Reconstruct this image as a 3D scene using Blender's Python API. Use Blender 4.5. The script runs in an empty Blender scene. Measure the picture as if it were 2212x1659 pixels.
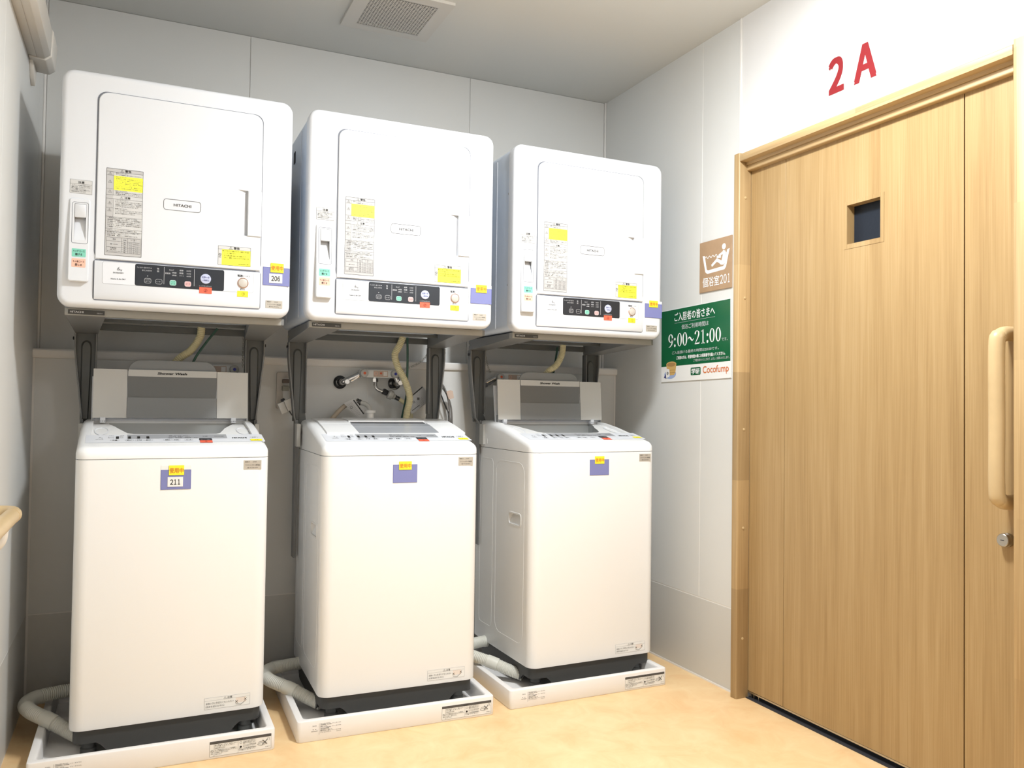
import bpy, bmesh, math, random
from math import sin, cos, pi, radians, sqrt
from mathutils import Vector, Matrix

random.seed(7)
scene = bpy.context.scene
COL = scene.collection

# ------------------------------------------------------------ camera
YAW, PITCH, ROLL, FPX = 0.4288, 0.0235, 0.0136, 1777.3
fw = Vector((sin(YAW) * cos(PITCH), cos(YAW) * cos(PITCH), sin(PITCH)))
rt = Vector((cos(YAW), -sin(YAW), 0))
up = rt.cross(fw)
r2 = rt * cos(ROLL) + up * sin(ROLL)
u2 = -rt * sin(ROLL) + up * cos(ROLL)
cam_data = bpy.data.cameras.new('camera')
cam_data.sensor_fit = 'HORIZONTAL'
cam_data.sensor_width = 36
cam_data.lens = FPX / 2212 * 36
cam_data.clip_start = 0.02
cam = bpy.data.objects.new('camera', cam_data)
COL.objects.link(cam)
M = Matrix((r2, u2, -fw)).transposed().to_4x4()
M.translation = Vector((0.3177, -3.3054, 1.0318))
cam.matrix_world = M
scene.camera = cam

# ------------------------------------------------------------ world, lights, exposure
world = bpy.data.worlds.new('world')
scene.world = world
world.use_nodes = True
world.node_tree.nodes['Background'].inputs[0].default_value = (0.9, 0.95, 1, 1)
world.node_tree.nodes['Background'].inputs[1].default_value = 0.1


def area(name, loc, sx, sy, power, col, rot=(0, 0, 0)):
    l = bpy.data.lights.new(name, 'AREA')
    l.shape = 'RECTANGLE'
    l.size, l.size_y = sx, sy
    l.energy = power
    l.color = col
    o = bpy.data.objects.new(name, l)
    o.location = loc
    o.rotation_euler = rot
    COL.objects.link(o)
    return o


area('ceiling_lamp_near', (1.45, -1.80, 2.42), 0.26, 0.26, 50, (0.93, 0.965, 0.99))
gl = bpy.data.lights.new('ceiling_lamp_glow', 'POINT')   # side glow of the same surface-mounted lamp
gl.energy = 18
gl.shadow_soft_size = 0.10
gl.color = (0.93, 0.965, 0.99)
glo = bpy.data.objects.new('ceiling_lamp_glow', gl)
glo.location = (1.45, -1.80, 2.30)
COL.objects.link(glo)
area('ceiling_lamp_corridor', (2.1, -4.2, 2.435), 0.30, 0.30, 22, (0.93, 0.965, 0.99))
scene.view_settings.view_transform = 'Standard'
scene.view_settings.look = 'None'
scene.view_settings.gamma = 1
scene.view_settings.use_curve_mapping = False
scene.view_settings.exposure = 0.0

# ------------------------------------------------------------ materials


def s2l(c):
    return tuple(((v / 255) / 12.92 if v / 255 <= 0.04045 else ((v / 255 + 0.055) / 1.055) ** 2.4) for v in c)


MATS = {}


def mat(name, col, rough=0.5, metal=0.0, spec=0.5, coat=0.0, noise=0.0, scale=8.0, bump=0.0, bscale=200.0, trans=0.0, alpha=1.0):
    m = bpy.data.materials.new(name)
    m.use_nodes = True
    nt = m.node_tree
    b = nt.nodes['Principled BSDF']
    b.inputs['Base Color'].default_value = (*col, 1)
    b.inputs['Roughness'].default_value = rough
    b.inputs['Metallic'].default_value = metal
    b.inputs['Specular IOR Level'].default_value = spec
    b.inputs['Coat Weight'].default_value = coat
    b.inputs['Transmission Weight'].default_value = trans
    b.inputs['Alpha'].default_value = alpha
    tc = nt.nodes.new('ShaderNodeTexCoord')
    if noise > 0:
        n = nt.nodes.new('ShaderNodeTexNoise')
        n.inputs['Scale'].default_value = scale
        n.inputs['Detail'].default_value = 6
        nt.links.new(tc.outputs['Object'], n.inputs['Vector'])
        r = nt.nodes.new('ShaderNodeValToRGB')
        r.color_ramp.elements[0].position = 0.3
        r.color_ramp.elements[1].position = 0.7
        r.color_ramp.elements[0].color = (*[max(0, v * (1 - noise)) for v in col], 1)
        r.color_ramp.elements[1].color = (*[min(1, v * (1 + noise)) for v in col], 1)
        nt.links.new(n.outputs['Fac'], r.inputs['Fac'])
        nt.links.new(r.outputs['Color'], b.inputs['Base Color'])
    if bump > 0:
        n2 = nt.nodes.new('ShaderNodeTexNoise')
        n2.inputs['Scale'].default_value = bscale
        n2.inputs['Detail'].default_value = 3
        nt.links.new(tc.outputs['Object'], n2.inputs['Vector'])
        bp = nt.nodes.new('ShaderNodeBump')
        bp.inputs['Strength'].default_value = bump
        bp.inputs['Distance'].default_value = 0.001
        nt.links.new(n2.outputs['Fac'], bp.inputs['Height'])
        nt.links.new(bp.outputs['Normal'], b.inputs['Normal'])
    MATS[name] = m
    return m


def wood(name, axis, c1, c2, c3, rough=0.42, freq=1.0, block=None):
    """fine straight oak grain running along one axis (0 x, 1 y, 2 z)"""
    m = bpy.data.materials.new(name)
    m.use_nodes = True
    nt = m.node_tree
    b = nt.nodes['Principled BSDF']
    b.inputs['Roughness'].default_value = rough
    b.inputs['Specular IOR Level'].default_value = 0.35
    tc = nt.nodes.new('ShaderNodeTexCoord')
    mp = nt.nodes.new('ShaderNodeMapping')
    sc = [260 * freq, 260 * freq, 260 * freq]
    sc[axis] = 4.0
    mp.inputs['Scale'].default_value = sc
    nt.links.new(tc.outputs['Object'], mp.inputs['Vector'])
    n1 = nt.nodes.new('ShaderNodeTexNoise')
    n1.inputs['Scale'].default_value = 1
    n1.inputs['Detail'].default_value = 4
    nt.links.new(mp.outputs[0], n1.inputs['Vector'])
    mp2 = nt.nodes.new('ShaderNodeMapping')
    sc = [26 * freq, 26 * freq, 26 * freq]
    sc[axis] = 0.9
    mp2.inputs['Scale'].default_value = sc
    nt.links.new(tc.outputs['Object'], mp2.inputs['Vector'])
    n2 = nt.nodes.new('ShaderNodeTexNoise')
    n2.inputs['Scale'].default_value = 1
    n2.inputs['Detail'].default_value = 5
    n2.inputs['Distortion'].default_value = 0.6
    nt.links.new(mp2.outputs[0], n2.inputs['Vector'])
    mix = nt.nodes.new('ShaderNodeMath')
    mix.operation = 'MULTIPLY_ADD'
    mix.inputs[1].default_value = 0.45
    nt.links.new(n1.outputs['Fac'], mix.inputs[0])
    m3 = nt.nodes.new('ShaderNodeMath')
    m3.operation = 'MULTIPLY'
    m3.inputs[1].default_value = 0.55
    nt.links.new(n2.outputs['Fac'], m3.inputs[0])
    nt.links.new(m3.outputs[0], mix.inputs[2])
    r = nt.nodes.new('ShaderNodeValToRGB')
    e = r.color_ramp.elements
    e[0].position = 0.32
    e[1].position = 0.68
    e[0].color = (*c1, 1)
    e[1].color = (*c3, 1)
    k = e.new(0.5)
    k.color = (*c2, 1)
    nt.links.new(mix.outputs[0], r.inputs['Fac'])
    out = r.outputs['Color']
    if block:
        # finger-jointed blocks: each length of timber a slightly different tone
        sp = nt.nodes.new('ShaderNodeMapping')
        s = [12.0, 12.0, 12.0]
        s[axis] = block
        sp.inputs['Scale'].default_value = s
        nt.links.new(tc.outputs['Object'], sp.inputs['Vector'])
        fl = nt.nodes.new('ShaderNodeVectorMath')
        fl.operation = 'FLOOR'
        nt.links.new(sp.outputs[0], fl.inputs[0])
        wn = nt.nodes.new('ShaderNodeTexWhiteNoise')
        nt.links.new(fl.outputs[0], wn.inputs['Vector'])
        mr = nt.nodes.new('ShaderNodeMapRange')
        mr.inputs['To Min'].default_value = 0.82
        mr.inputs['To Max'].default_value = 1.16
        nt.links.new(wn.outputs['Value'], mr.inputs['Value'])
        hs = nt.nodes.new('ShaderNodeHueSaturation')
        nt.links.new(mr.outputs[0], hs.inputs['Value'])
        nt.links.new(out, hs.inputs['Color'])
        out = hs.outputs['Color']
    nt.links.new(out, b.inputs['Base Color'])
    MATS[name] = m
    return m


WHITE = mat('white_enamel', (0.86, 0.865, 0.865), 0.33, bump=0.02, bscale=400)
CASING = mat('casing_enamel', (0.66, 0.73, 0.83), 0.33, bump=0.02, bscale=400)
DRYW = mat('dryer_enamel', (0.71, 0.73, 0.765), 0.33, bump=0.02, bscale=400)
WHITE2 = mat('white_plastic', (0.80, 0.80, 0.79), 0.42)
PANELW = mat('panel_film', (0.74, 0.76, 0.80), 0.3)
WALL = mat('wall_board', (0.68, 0.68, 0.66), 0.42, noise=0.015, scale=2.0, bump=0.06, bscale=700)
WALLP = mat('wall_paper', (0.72, 0.71, 0.70), 0.7, noise=0.02, scale=5.0, bump=0.1, bscale=500)
JOINT = mat('joint_strip', (0.80, 0.78, 0.75), 0.45)
SKIRT = mat('skirt_board', (0.60, 0.59, 0.56), 0.42)
CEIL = mat('ceiling_board', (0.66, 0.66, 0.63), 0.8, bump=0.08, bscale=300)
VENTM = mat('vent_plastic', (0.62, 0.60, 0.56), 0.5)
DARK = mat('dark_gap', (0.03, 0.03, 0.035), 0.6)
GROOVE = mat('groove_brown', (0.10, 0.055, 0.02), 0.7)
GAPGREY = mat('gap_grey', (0.16, 0.17, 0.20), 0.6)
BLACKP = mat('black_panel', (0.018, 0.022, 0.030), 0.35)
INK = mat('ink_black', (0.012, 0.012, 0.012), 0.6)
INKG = mat('ink_grey', (0.075, 0.072, 0.07), 0.6)
INKP = mat('ink_pale', (0.33, 0.34, 0.36), 0.6)
INKL = mat('ink_light', (0.62, 0.63, 0.65), 0.6)
INKW = mat('ink_white', (0.86, 0.86, 0.86), 0.6)
INKR = mat('ink_rust', (0.62, 0.16, 0.03), 0.6)
LPAPER = mat('label_paper', (0.60, 0.60, 0.59), 0.55)
PAPER = mat('paper_white', (0.80, 0.80, 0.78), 0.55)
LABELG = mat('label_grey', (0.50, 0.495, 0.49), 0.55)
YELLOW = mat('yellow_paper', (0.93, 0.80, 0.03), 0.6)
YELLOW2 = mat('yellow_film', (0.93, 0.93, 0.06), 0.5)
REDP = mat('red_paper', (0.80, 0.13, 0.07), 0.6)
REDW = mat('red_film', (0.24, 0.014, 0.018), 0.45)
BLUEC = mat('blue_card', (0.20, 0.215, 0.45), 0.5)
BLUED = mat('blue_edge', (0.10, 0.12, 0.36), 0.5)
MINT = mat('mint_film', (0.22, 0.60, 0.47), 0.5)
SALMON = mat('salmon_film', (0.85, 0.50, 0.38), 0.5)
PINKB = mat('pink_button', (0.72, 0.42, 0.42), 0.4)
LILAC = mat('lilac_button', (0.52, 0.56, 0.74), 0.3)
BEIGEB = mat('beige_button', (0.55, 0.51, 0.46), 0.35)
COPPER = mat('rose_ring', (0.62, 0.42, 0.34), 0.3, metal=0.5)
SILVERT = mat('silver_tag', (0.50, 0.46, 0.40), 0.4, metal=0.2)
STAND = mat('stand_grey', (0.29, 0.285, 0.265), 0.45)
STAND3 = mat('stand_grey_shaded', (0.17, 0.172, 0.17), 0.42)  # shade on arms and flanges put into a darker copy of the stand grey
STAND2 = mat('stand_grey_dark_shaded', (0.085, 0.09, 0.088), 0.42)  # upright shade put into the stand grey; name plate and feet share it
PLINTH = mat('plinth_black', (0.045, 0.045, 0.043), 0.5)
FLAP = mat('lid_flap_white', (0.62, 0.61, 0.58), 0.42)
LIDG = mat('lid_grey', (0.25, 0.26, 0.265), 0.3)
LIDG2 = mat('lid_grey_dark', (0.17, 0.175, 0.175), 0.28)
GLASSG = mat('lid_window', (0.42, 0.44, 0.47), 0.15, coat=0.4)
STRIPG = mat('panel_strip_grey', (0.36, 0.37, 0.39), 0.4)
TUB = mat('tub_grey', (0.42, 0.43, 0.42), 0.35)
TRAY = mat('pan_white', (0.82, 0.80, 0.78), 0.45, bump=0.15, bscale=900)
HOSEW = mat('hose_white', (0.66, 0.65, 0.58), 0.5)
HOSEC = mat('hose_cream', (0.60, 0.54, 0.33), 0.5)
HOSEB = mat('hose_beige', (0.45, 0.37, 0.28), 0.5)
GREENC = mat('green_cable', (0.02, 0.07, 0.05), 0.5)
CABLEK = mat('black_cable', (0.03, 0.03, 0.03), 0.5)
CABLEG = mat('grey_cable', (0.16, 0.15, 0.14), 0.5)
CHROME = mat('chrome', (0.62, 0.61, 0.60), 0.12, metal=1.0)
CHROMED = mat('chrome_dark', (0.10, 0.10, 0.10), 0.2, metal=0.8)
STEEL = mat('brushed_steel', (0.48, 0.46, 0.42), 0.3, metal=1.0)
KNOB = mat('knob_grey', (0.46, 0.455, 0.43), 0.45)
DOTR = mat('dot_red', (0.62, 0.10, 0.03), 0.5)
DOTB = mat('dot_blue', (0.03, 0.04, 0.35), 0.5)
VALVE = mat('valve_white', (0.74, 0.73, 0.70), 0.35)
STICKP = mat('sticker_pink', (0.55, 0.42, 0.34), 0.6)
PLUGB = mat('plug_brown', (0.13, 0.10, 0.085), 0.5)
PLUGG = mat('plug_grey', (0.26, 0.26, 0.22), 0.5)
PLATEC = mat('plate_clear', (0.52, 0.48, 0.43), 0.25)
GREENS = mat('sign_green', s2l((14, 92, 55)), 0.3)
BROWNS = mat('sign_brown', (0.40, 0.26, 0.15), 0.5, noise=0.06, scale=30)
BUCKET = mat('bucket_wood', (0.62, 0.40, 0.14), 0.5)
BUCKETD = mat('bucket_inner', (0.38, 0.22, 0.08), 0.5)
SAUCER = mat('saucer_blue', (0.33, 0.42, 0.66), 0.5)
INDIGO = mat('indigo', (0.04, 0.05, 0.20), 0.5)
RAIL = mat('handrail_wood', (0.56, 0.41, 0.22), 0.35, noise=0.05, scale=15)
RAILC = mat('raceway_ivory', (0.66, 0.62, 0.56), 0.45)
PEEP = mat('peephole_glass', (0.016, 0.020, 0.028), 0.3, spec=0.15, bump=0.6, bscale=60)

OAK_V = wood('oak_vertical', 2, (0.315, 0.20, 0.085), (0.385, 0.255, 0.115), (0.44, 0.305, 0.15))
OAK_F = wood('oak_frame_vertical', 2, (0.35, 0.225, 0.10), (0.43, 0.295, 0.145), (0.50, 0.355, 0.185), block=2.6)
OAK_H = wood('oak_frame_level', 1, (0.37, 0.24, 0.11), (0.45, 0.31, 0.155), (0.52, 0.37, 0.195), block=2.0)


def floor_material():
    m = bpy.data.materials.new('vinyl_floor')
    m.use_nodes = True
    nt = m.node_tree
    b = nt.nodes['Principled BSDF']
    b.inputs['Roughness'].default_value = 0.4
    tc = nt.nodes.new('ShaderNodeTexCoord')
    n = nt.nodes.new('ShaderNodeTexNoise')
    n.inputs['Scale'].default_value = 9
    n.inputs['Detail'].default_value = 8
    n.inputs['Roughness'].default_value = 0.65
    n.inputs['Distortion'].default_value = 0.8
    nt.links.new(tc.outputs['Object'], n.inputs['Vector'])
    r = nt.nodes.new('ShaderNodeValToRGB')
    e = r.color_ramp.elements
    e[0].position = 0.28
    e[1].position = 0.74
    e[0].color = (0.78, 0.49, 0.235, 1)
    e[1].color = (0.87, 0.65, 0.37, 1)
    k = e.new(0.5)
    k.color = (0.82, 0.57, 0.30, 1)
    nt.links.new(n.outputs['Fac'], r.inputs['Fac'])
    nt.links.new(r.outputs['Color'], b.inputs['Base Color'])
    MATS['vinyl_floor'] = m
    return m


FLOOR = floor_material()

# ------------------------------------------------------------ mesh helpers


class MB:
    def __init__(s):
        s.v = []
        s.f = []

    def add(s, vs, fs):
        o = len(s.v)
        s.v += [tuple(p) for p in vs]
        s.f += [tuple(i + o for i in f) for f in fs]
        return s

    def box(s, x0, x1, y0, y1, z0, z1):
        vs = [(x, y, z) for x in (x0, x1) for y in (y0, y1) for z in (z0, z1)]
        return s.add(vs, [(0, 1, 3, 2), (4, 6, 7, 5), (0, 4, 5, 1), (2, 3, 7, 6), (0, 2, 6, 4), (1, 5, 7, 3)])

    def prism(s, prof, a, b, axis=0):
        """closed 2D profile extruded along an axis from a to b"""
        def P(t, p):
            if axis == 0:
                return (t, p[0], p[1])
            if axis == 1:
                return (p[0], t, p[1])
            return (p[0], p[1], t)
        n = len(prof)
        vs = [P(a, p) for p in prof] + [P(b, p) for p in prof]
        fs = [(i, (i + 1) % n, n + (i + 1) % n, n + i) for i in range(n)]
        fs += [tuple(range(n)), tuple(range(2 * n - 1, n - 1, -1))]
        return s.add(vs, fs)

    def rings(s, rs, cap0=True, cap1=True):
        n = len(rs[0])
        vs = [p for r in rs for p in r]
        fs = []
        for k in range(len(rs) - 1):
            for i in range(n):
                j = (i + 1) % n
                fs.append((k * n + i, k * n + j, (k + 1) * n + j, (k + 1) * n + i))
        if cap0:
            fs.append(tuple(range(n)))
        if cap1:
            fs.append(tuple((len(rs) - 1) * n + i for i in range(n)))
        return s.add(vs, fs)

    def tube(s, pts, r, seg=12, cap=True, closed=False):
        pts = [Vector(p) for p in pts]
        n = len(pts)
        R = r if callable(r) else (lambda t: r)
        rs = []
        prev = None
        for i, p in enumerate(pts):
            a = pts[(i - 1) % n] if (closed or i > 0) else p
            b = pts[(i + 1) % n] if (closed or i < n - 1) else p
            t = (b - a).normalized()
            if prev is None:
                ref = Vector((0, 0, 1)) if abs(t.z) < 0.9 else Vector((1, 0, 0))
                nn = t.cross(ref).normalized()
            else:
                nn = (prev - t * prev.dot(t)).normalized()
            prev = nn
            bb = t.cross(nn)
            rr = R(i / max(1, n - 1))
            rs.append([p + (nn * cos(2 * pi * k / seg) + bb * sin(2 * pi * k / seg)) * rr for k in range(seg)])
        if closed:
            rs.append(rs[0])
            return s.rings(rs, False, False)
        return s.rings(rs, cap, cap)

    def cyl(s, a, b, r, seg=20, r1=None):
        r1 = r if r1 is None else r1
        return s.tube([a, b], lambda t: r + (r1 - r) * t, seg)

    def lathe(s, base, axis, prof, seg=24):
        """prof: list of (distance along axis, radius)"""
        base = Vector(base)
        ax = Vector(axis).normalized()
        ref = Vector((0, 0, 1)) if abs(ax.z) < 0.9 else Vector((1, 0, 0))
        nn = ax.cross(ref).normalized()
        bb = ax.cross(nn)
        rs = [[base + ax * d + (nn * cos(2 * pi * k / seg) + bb * sin(2 * pi * k / seg)) * r for k in range(seg)] for d, r in prof]
        return s.rings(rs)


def T(o, loc=None, rz=0):
    if loc:
        o.location = loc
    o.rotation_euler = (0, 0, rz)
    return o


def build(name, mb, m, parent=None, bev=0, seg=2, angle=35, ori=True):
    me = bpy.data.meshes.new(name)
    bm = bmesh.new()
    vs = [bm.verts.new(p) for p in mb.v]
    for f in mb.f:
        try:
            bm.faces.new([vs[i] for i in f])
        except ValueError:
            pass
    if ori:
        bmesh.ops.remove_doubles(bm, verts=bm.verts, dist=1e-6)
        bmesh.ops.recalc_face_normals(bm, faces=bm.faces)
    if bev:
        es = [e for e in bm.edges if len(e.link_faces) == 2 and e.calc_face_angle(0) > radians(30)]
        bmesh.ops.bevel(bm, geom=es, offset=bev, segments=seg, profile=0.5, affect='EDGES', clamp_overlap=True)
    for f in bm.faces:
        f.smooth = True
    for e in bm.edges:
        if len(e.link_faces) == 2:
            e.smooth = e.calc_face_angle(0) < radians(angle)
    bm.to_mesh(me)
    bm.free()
    me.materials.append(m)
    o = bpy.data.objects.new(name, me)
    COL.objects.link(o)
    if parent:
        o.parent = parent
    return o


def empty(name, loc, label, cat, group=None, rz=0):
    o = bpy.data.objects.new(name, None)
    COL.objects.link(o)
    o.location = loc
    o.rotation_euler = (0, 0, rz)
    o.empty_display_size = 0.05
    o['label'] = label
    o['category'] = cat
    if group:
        o['group'] = group
    return o


def struct(o):
    o['kind'] = 'structure'
    return o


def tag(o, label, cat, group=None):
    o['label'] = label
    o['category'] = cat
    if group:
        o['group'] = group
    return o


def dup(root, loc, rz, label, skip=(), group=None):
    r = root.copy()
    COL.objects.link(r)
    r.location = loc
    r.rotation_euler = (0, 0, rz)
    r['label'] = label
    if group:
        r['group'] = group

    def rec(src, dst):
        for ch in list(src.children):
            if ch.name.split('.')[0] in skip:
                continue
            c = ch.copy()
            COL.objects.link(c)
            c.parent = dst
            rec(ch, c)
    rec(root, r)
    return r


def rrect(x0, x1, z0, z1, r, n=5):
    """rounded rectangle outline, counter clockwise; r a number or (bl, br, tr, tl)"""
    rr = r if isinstance(r, (tuple, list)) else (r, r, r, r)
    out = []
    for (cx, cz, a0, q) in ((x0, z0, pi, rr[0]), (x1, z0, 1.5 * pi, rr[1]), (x1, z1, 0, rr[2]), (x0, z1, 0.5 * pi, rr[3])):
        sx = 1 if cx == x0 else -1
        sz = 1 if cz == z0 else -1
        c = (cx + sx * q, cz + sz * q)
        for i in range(n + 1):
            a = a0 + (pi / 2) * i / n
            out.append((c[0] + q * cos(a), c[1] + q * sin(a)))
    return out


def smooth(pts, n=8):
    """Catmull-Rom through 3D points"""
    P = [Vector(p) for p in pts]
    P = [P[0] * 2 - P[1]] + P + [P[-1] * 2 - P[-2]]
    out = []
    for i in range(1, len(P) - 2):
        a, b, c, d = P[i - 1], P[i], P[i + 1], P[i + 2]
        for k in range(n):
            t = k / n
            out.append(0.5 * ((2 * b) + (c - a) * t + (2 * a - 5 * b + 4 * c - d) * t * t + (3 * b - a - 3 * c + d) * t ** 3))
    out.append(P[-2])
    return out


def resample(pts, step):
    out = [pts[0]]
    acc = 0
    for a, b in zip(pts, pts[1:]):
        L = (b - a).length
        d = step - acc
        while d <= L:
            out.append(a.lerp(b, d / L))
            d += step
        acc = (acc + L) % step if L > 0 else acc
        acc = L - (d - step) if L > 0 else acc
    return out


def corr_hose(pts, r, pitch=0.0062, depth=0.0021, smooth_parts=()):
    P = resample(smooth(pts, 24), pitch / 4)
    n = len(P)

    def R(t):
        i = round(t * (n - 1))
        for a, b, extra in smooth_parts:
            if a <= t <= b:
                return r + extra
        return r - depth * (0.5 - 0.5 * cos(i * pi / 2))
    mb = MB()
    mb.tube(P, R, 16)
    return mb


def hole_plate(outer, hole, fn, more=()):
    """flat face with a hole, in 2D, mapped to 3D by fn"""
    bm = bmesh.new()
    for loop in (outer, hole) + tuple(more):
        vs = [bm.verts.new((p[0], p[1], 0)) for p in loop]
        for i in range(len(vs)):
            bm.edges.new((vs[i], vs[(i + 1) % len(vs)]))
    bmesh.ops.triangle_fill(bm, use_beauty=True, use_dissolve=False, edges=bm.edges[:])
    bm.verts.index_update()
    vs = [fn(v.co.x, v.co.y) for v in bm.verts]
    fs = [[v.index for v in f.verts] for f in bm.faces]
    bm.free()
    return vs, fs


# ------------------------------------------------------------ flat print
_tc = {}


def text_geo(s, bold=0.0, res=2):
    key = (s, bold, res)
    if key not in _tc:
        c = bpy.data.curves.new('t', 'FONT')
        c.body = s
        c.offset = bold
        c.resolution_u = res
        o = bpy.data.objects.new('t', c)
        COL.objects.link(o)
        bpy.context.view_layer.update()
        me = o.to_mesh()
        vs = [(v.co.x, v.co.y) for v in me.vertices]
        fs = [tuple(p.vertices) for p in me.polygons]
        o.to_mesh_clear()
        bpy.data.objects.remove(o)
        bpy.data.curves.remove(c)
        xs = [v[0] for v in vs]
        ys = [v[1] for v in vs]
        _tc[key] = (vs, fs, min(xs), max(xs), min(ys), max(ys))
    return _tc[key]


class Print:
    """flat print laid on a surface; fn(u, v, e) gives the 3D point e above the surface"""

    def __init__(s, fn):
        s.fn = fn
        s.d = {}

    def g(s, m):
        return s.d.setdefault(m.name, (m, MB()))[1]

    def poly(s, pts, m, e=0.0004):
        s.g(m).add([s.fn(x, y, e) for x, y in pts], [tuple(range(len(pts)))])

    def rect(s, x0, x1, y0, y1, m, e=0.0004, ny=1):
        vs, fs = [], []
        for k in range(ny + 1):
            y = y0 + (y1 - y0) * k / ny
            vs += [s.fn(x0, y, e), s.fn(x1, y, e)]
        for k in range(ny):
            fs.append((2 * k, 2 * k + 1, 2 * k + 3, 2 * k + 2))
        s.g(m).add(vs, fs)

    def rr(s, x0, x1, y0, y1, r, m, e=0.0004):
        s.poly(rrect(x0, x1, y0, y1, r), m, e)

    def loop(s, pts, w, m, e=0.0006, closed=True):
        n = len(pts)
        P = [Vector((p[0], p[1])) for p in pts]
        vs, fs = [], []
        for i, p in enumerate(P):
            a = P[i - 1] if (closed or i > 0) else p
            b = P[(i + 1) % n] if (closed or i < n - 1) else p
            t = (b - a)
            t = t.normalized() if t.length > 0 else Vector((1, 0))
            nn = Vector((-t.y, t.x))
            ww = w[i] if isinstance(w, (list, tuple)) else w
            for q in (p + nn * ww / 2, p - nn * ww / 2):
                vs.append(s.fn(q.x, q.y, e))
        for i in range(n if closed else n - 1):
            j = (i + 1) % n
            fs.append((2 * i, 2 * j, 2 * j + 1, 2 * i + 1))
        s.g(m).add(vs, fs)

    def line(s, x0, y0, x1, y1, w, m, e=0.0006):
        s.loop([(x0, y0), (x1, y1)], w, m, e, False)

    def frame(s, x0, x1, y0, y1, w, m, e=0.0006):
        s.line(x0, y0, x1, y0, w, m, e)
        s.line(x0, y1, x1, y1, w, m, e)
        s.line(x0, y0, x0, y1, w, m, e)
        s.line(x1, y0, x1, y1, w, m, e)

    def disc(s, x, y, r, m, e=0.0004, n=24, ry=None):
        ry = ry or r
        s.poly([(x + r * cos(2 * pi * k / n), y + ry * sin(2 * pi * k / n)) for k in range(n)], m, e)

    def ring(s, x, y, r, w, m, e=0.0006, n=24):
        s.loop([(x + r * cos(2 * pi * k / n), y + r * sin(2 * pi * k / n)) for k in range(n)], w, m, e)

    def tri(s, x, y, h, m, e=0.0006):
        s.loop([(x - h * 0.58, y), (x + h * 0.58, y), (x, y + h)], h * 0.11, m, e)
        s.line(x, y + h * 0.32, x, y + h * 0.68, h * 0.11, m, e)
        s.line(x, y + h * 0.14, x, y + h * 0.24, h * 0.11, m, e)

    def text(s, t, x, y, h, m, w=None, e=0.0008, bold=0.0, res=2, align='l', shear=0.0, rot=0.0):
        """h: height of the glyph box, w: width of the whole string, x y: lower left of the glyph box"""
        vs, fs, a, b, c, d = text_geo(t, 0.0, res)
        ky = h / (d - c)
        kx = (w / (b - a)) if w else ky
        W = (b - a) * kx
        ox = x - (W / 2 if align == 'c' else W if align == 'r' else 0)
        # weight: a few slightly shifted impressions of the same glyphs
        if bold <= 0:
            sh = ((0, 0),)
        elif h < 0.006:
            sh = ((-0.6, 0), (0.6, 0))
        else:
            sh = ((-0.8, -0.6), (0.8, -0.6), (-0.8, 0.6), (0.8, 0.6))
        for i, (sx, sy) in enumerate(sh):
            out = []
            for px, py in vs:
                qx, qy = (px - a) * kx, (py - c) * ky
                qx += shear * qy
                if rot:
                    qx, qy = qx * cos(rot) - qy * sin(rot), qx * sin(rot) + qy * cos(rot)
                out.append(s.fn(ox + qx + sx * bold * kx, y + qy + sy * bold * ky, e + i * 0.00002))
            s.g(m).add(out, fs)

    def done(s, parent, names, default='printing'):
        for k, (m, mb) in s.d.items():
            o = build(names.get(m, default), mb, m, parent, ori=False)
            if m not in names:
                o['kind'] = 'stuff'      # glyphs too fine to pick apart


# ------------------------------------------------------------ room
XR, H, YL = 2.293, 2.443, -0.114
ROOM_Y = -5.0

struct(build('floor', MB().box(-0.1, XR + 0.1, ROOM_Y - 0.1, 0.1, -0.1, 0), FLOOR))
struct(build('ceiling', MB().box(-0.1, XR + 0.1, ROOM_Y - 0.1, 0.1, H, H + 0.1), CEIL))


def panelled(root, cells, fn, m, gap=0.0022):
    for (a, b, c, d, mm) in cells:
        mb = MB()
        p, q = fn(a + gap / 2, c + gap / 2, 0), fn(b - gap / 2, d - gap / 2, 0.004)
        mb.box(min(p[0], q[0]), max(p[0], q[0]), min(p[1], q[1]), max(p[1], q[1]), min(p[2], q[2]), max(p[2], q[2]))
        build('wall_panel', mb, mm or m, root, bev=0.0006, seg=1)


# back wall: upper boards, then the boxed-out service ledge below
wb = struct(build('wall_back', MB().box(-0.1, XR + 0.1, 0.004, 0.1, 0, H), JOINT))
panelled(wb, [(0.008, 0.694, 1.19, H, None), (0.694, 1.61, 1.19, H, None), (1.61, XR - 0.008, 1.19, H, None)],
         lambda a, b, e: (a, 0.004 - e, b), WALL)
for x0, x1 in ((0, 0.008), (XR - 0.008, XR)):
    build('corner_bead', MB().box(x0, x1, -0.008, 0.004, 1.19, H), JOINT, wb, bev=0.002)

lb = struct(build('wall_ledge', MB().box(0, XR, YL + 0.0007, 0.004, 0, 1.165), JOINT))
panelled(lb, [(0.006, 1.15, 0.302, 1.165, None), (1.15, XR - 0.006, 0.302, 1.165, None), (0.006, XR - 0.006, 0.006, 0.30, SKIRT)],
         lambda a, b, e: (a, YL + 0.004 - e, b), WALL)
prof = [(YL - 0.010, 1.168), (YL - 0.012, 1.173), (YL - 0.012, 1.190), (YL - 0.007, 1.195), (0.0, 1.195), (0.0, 1.165), (YL - 0.008, 1.165)]
cap = struct(build('trim_1', MB().prism(prof, 0.0, XR, 0), JOINT))

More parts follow.
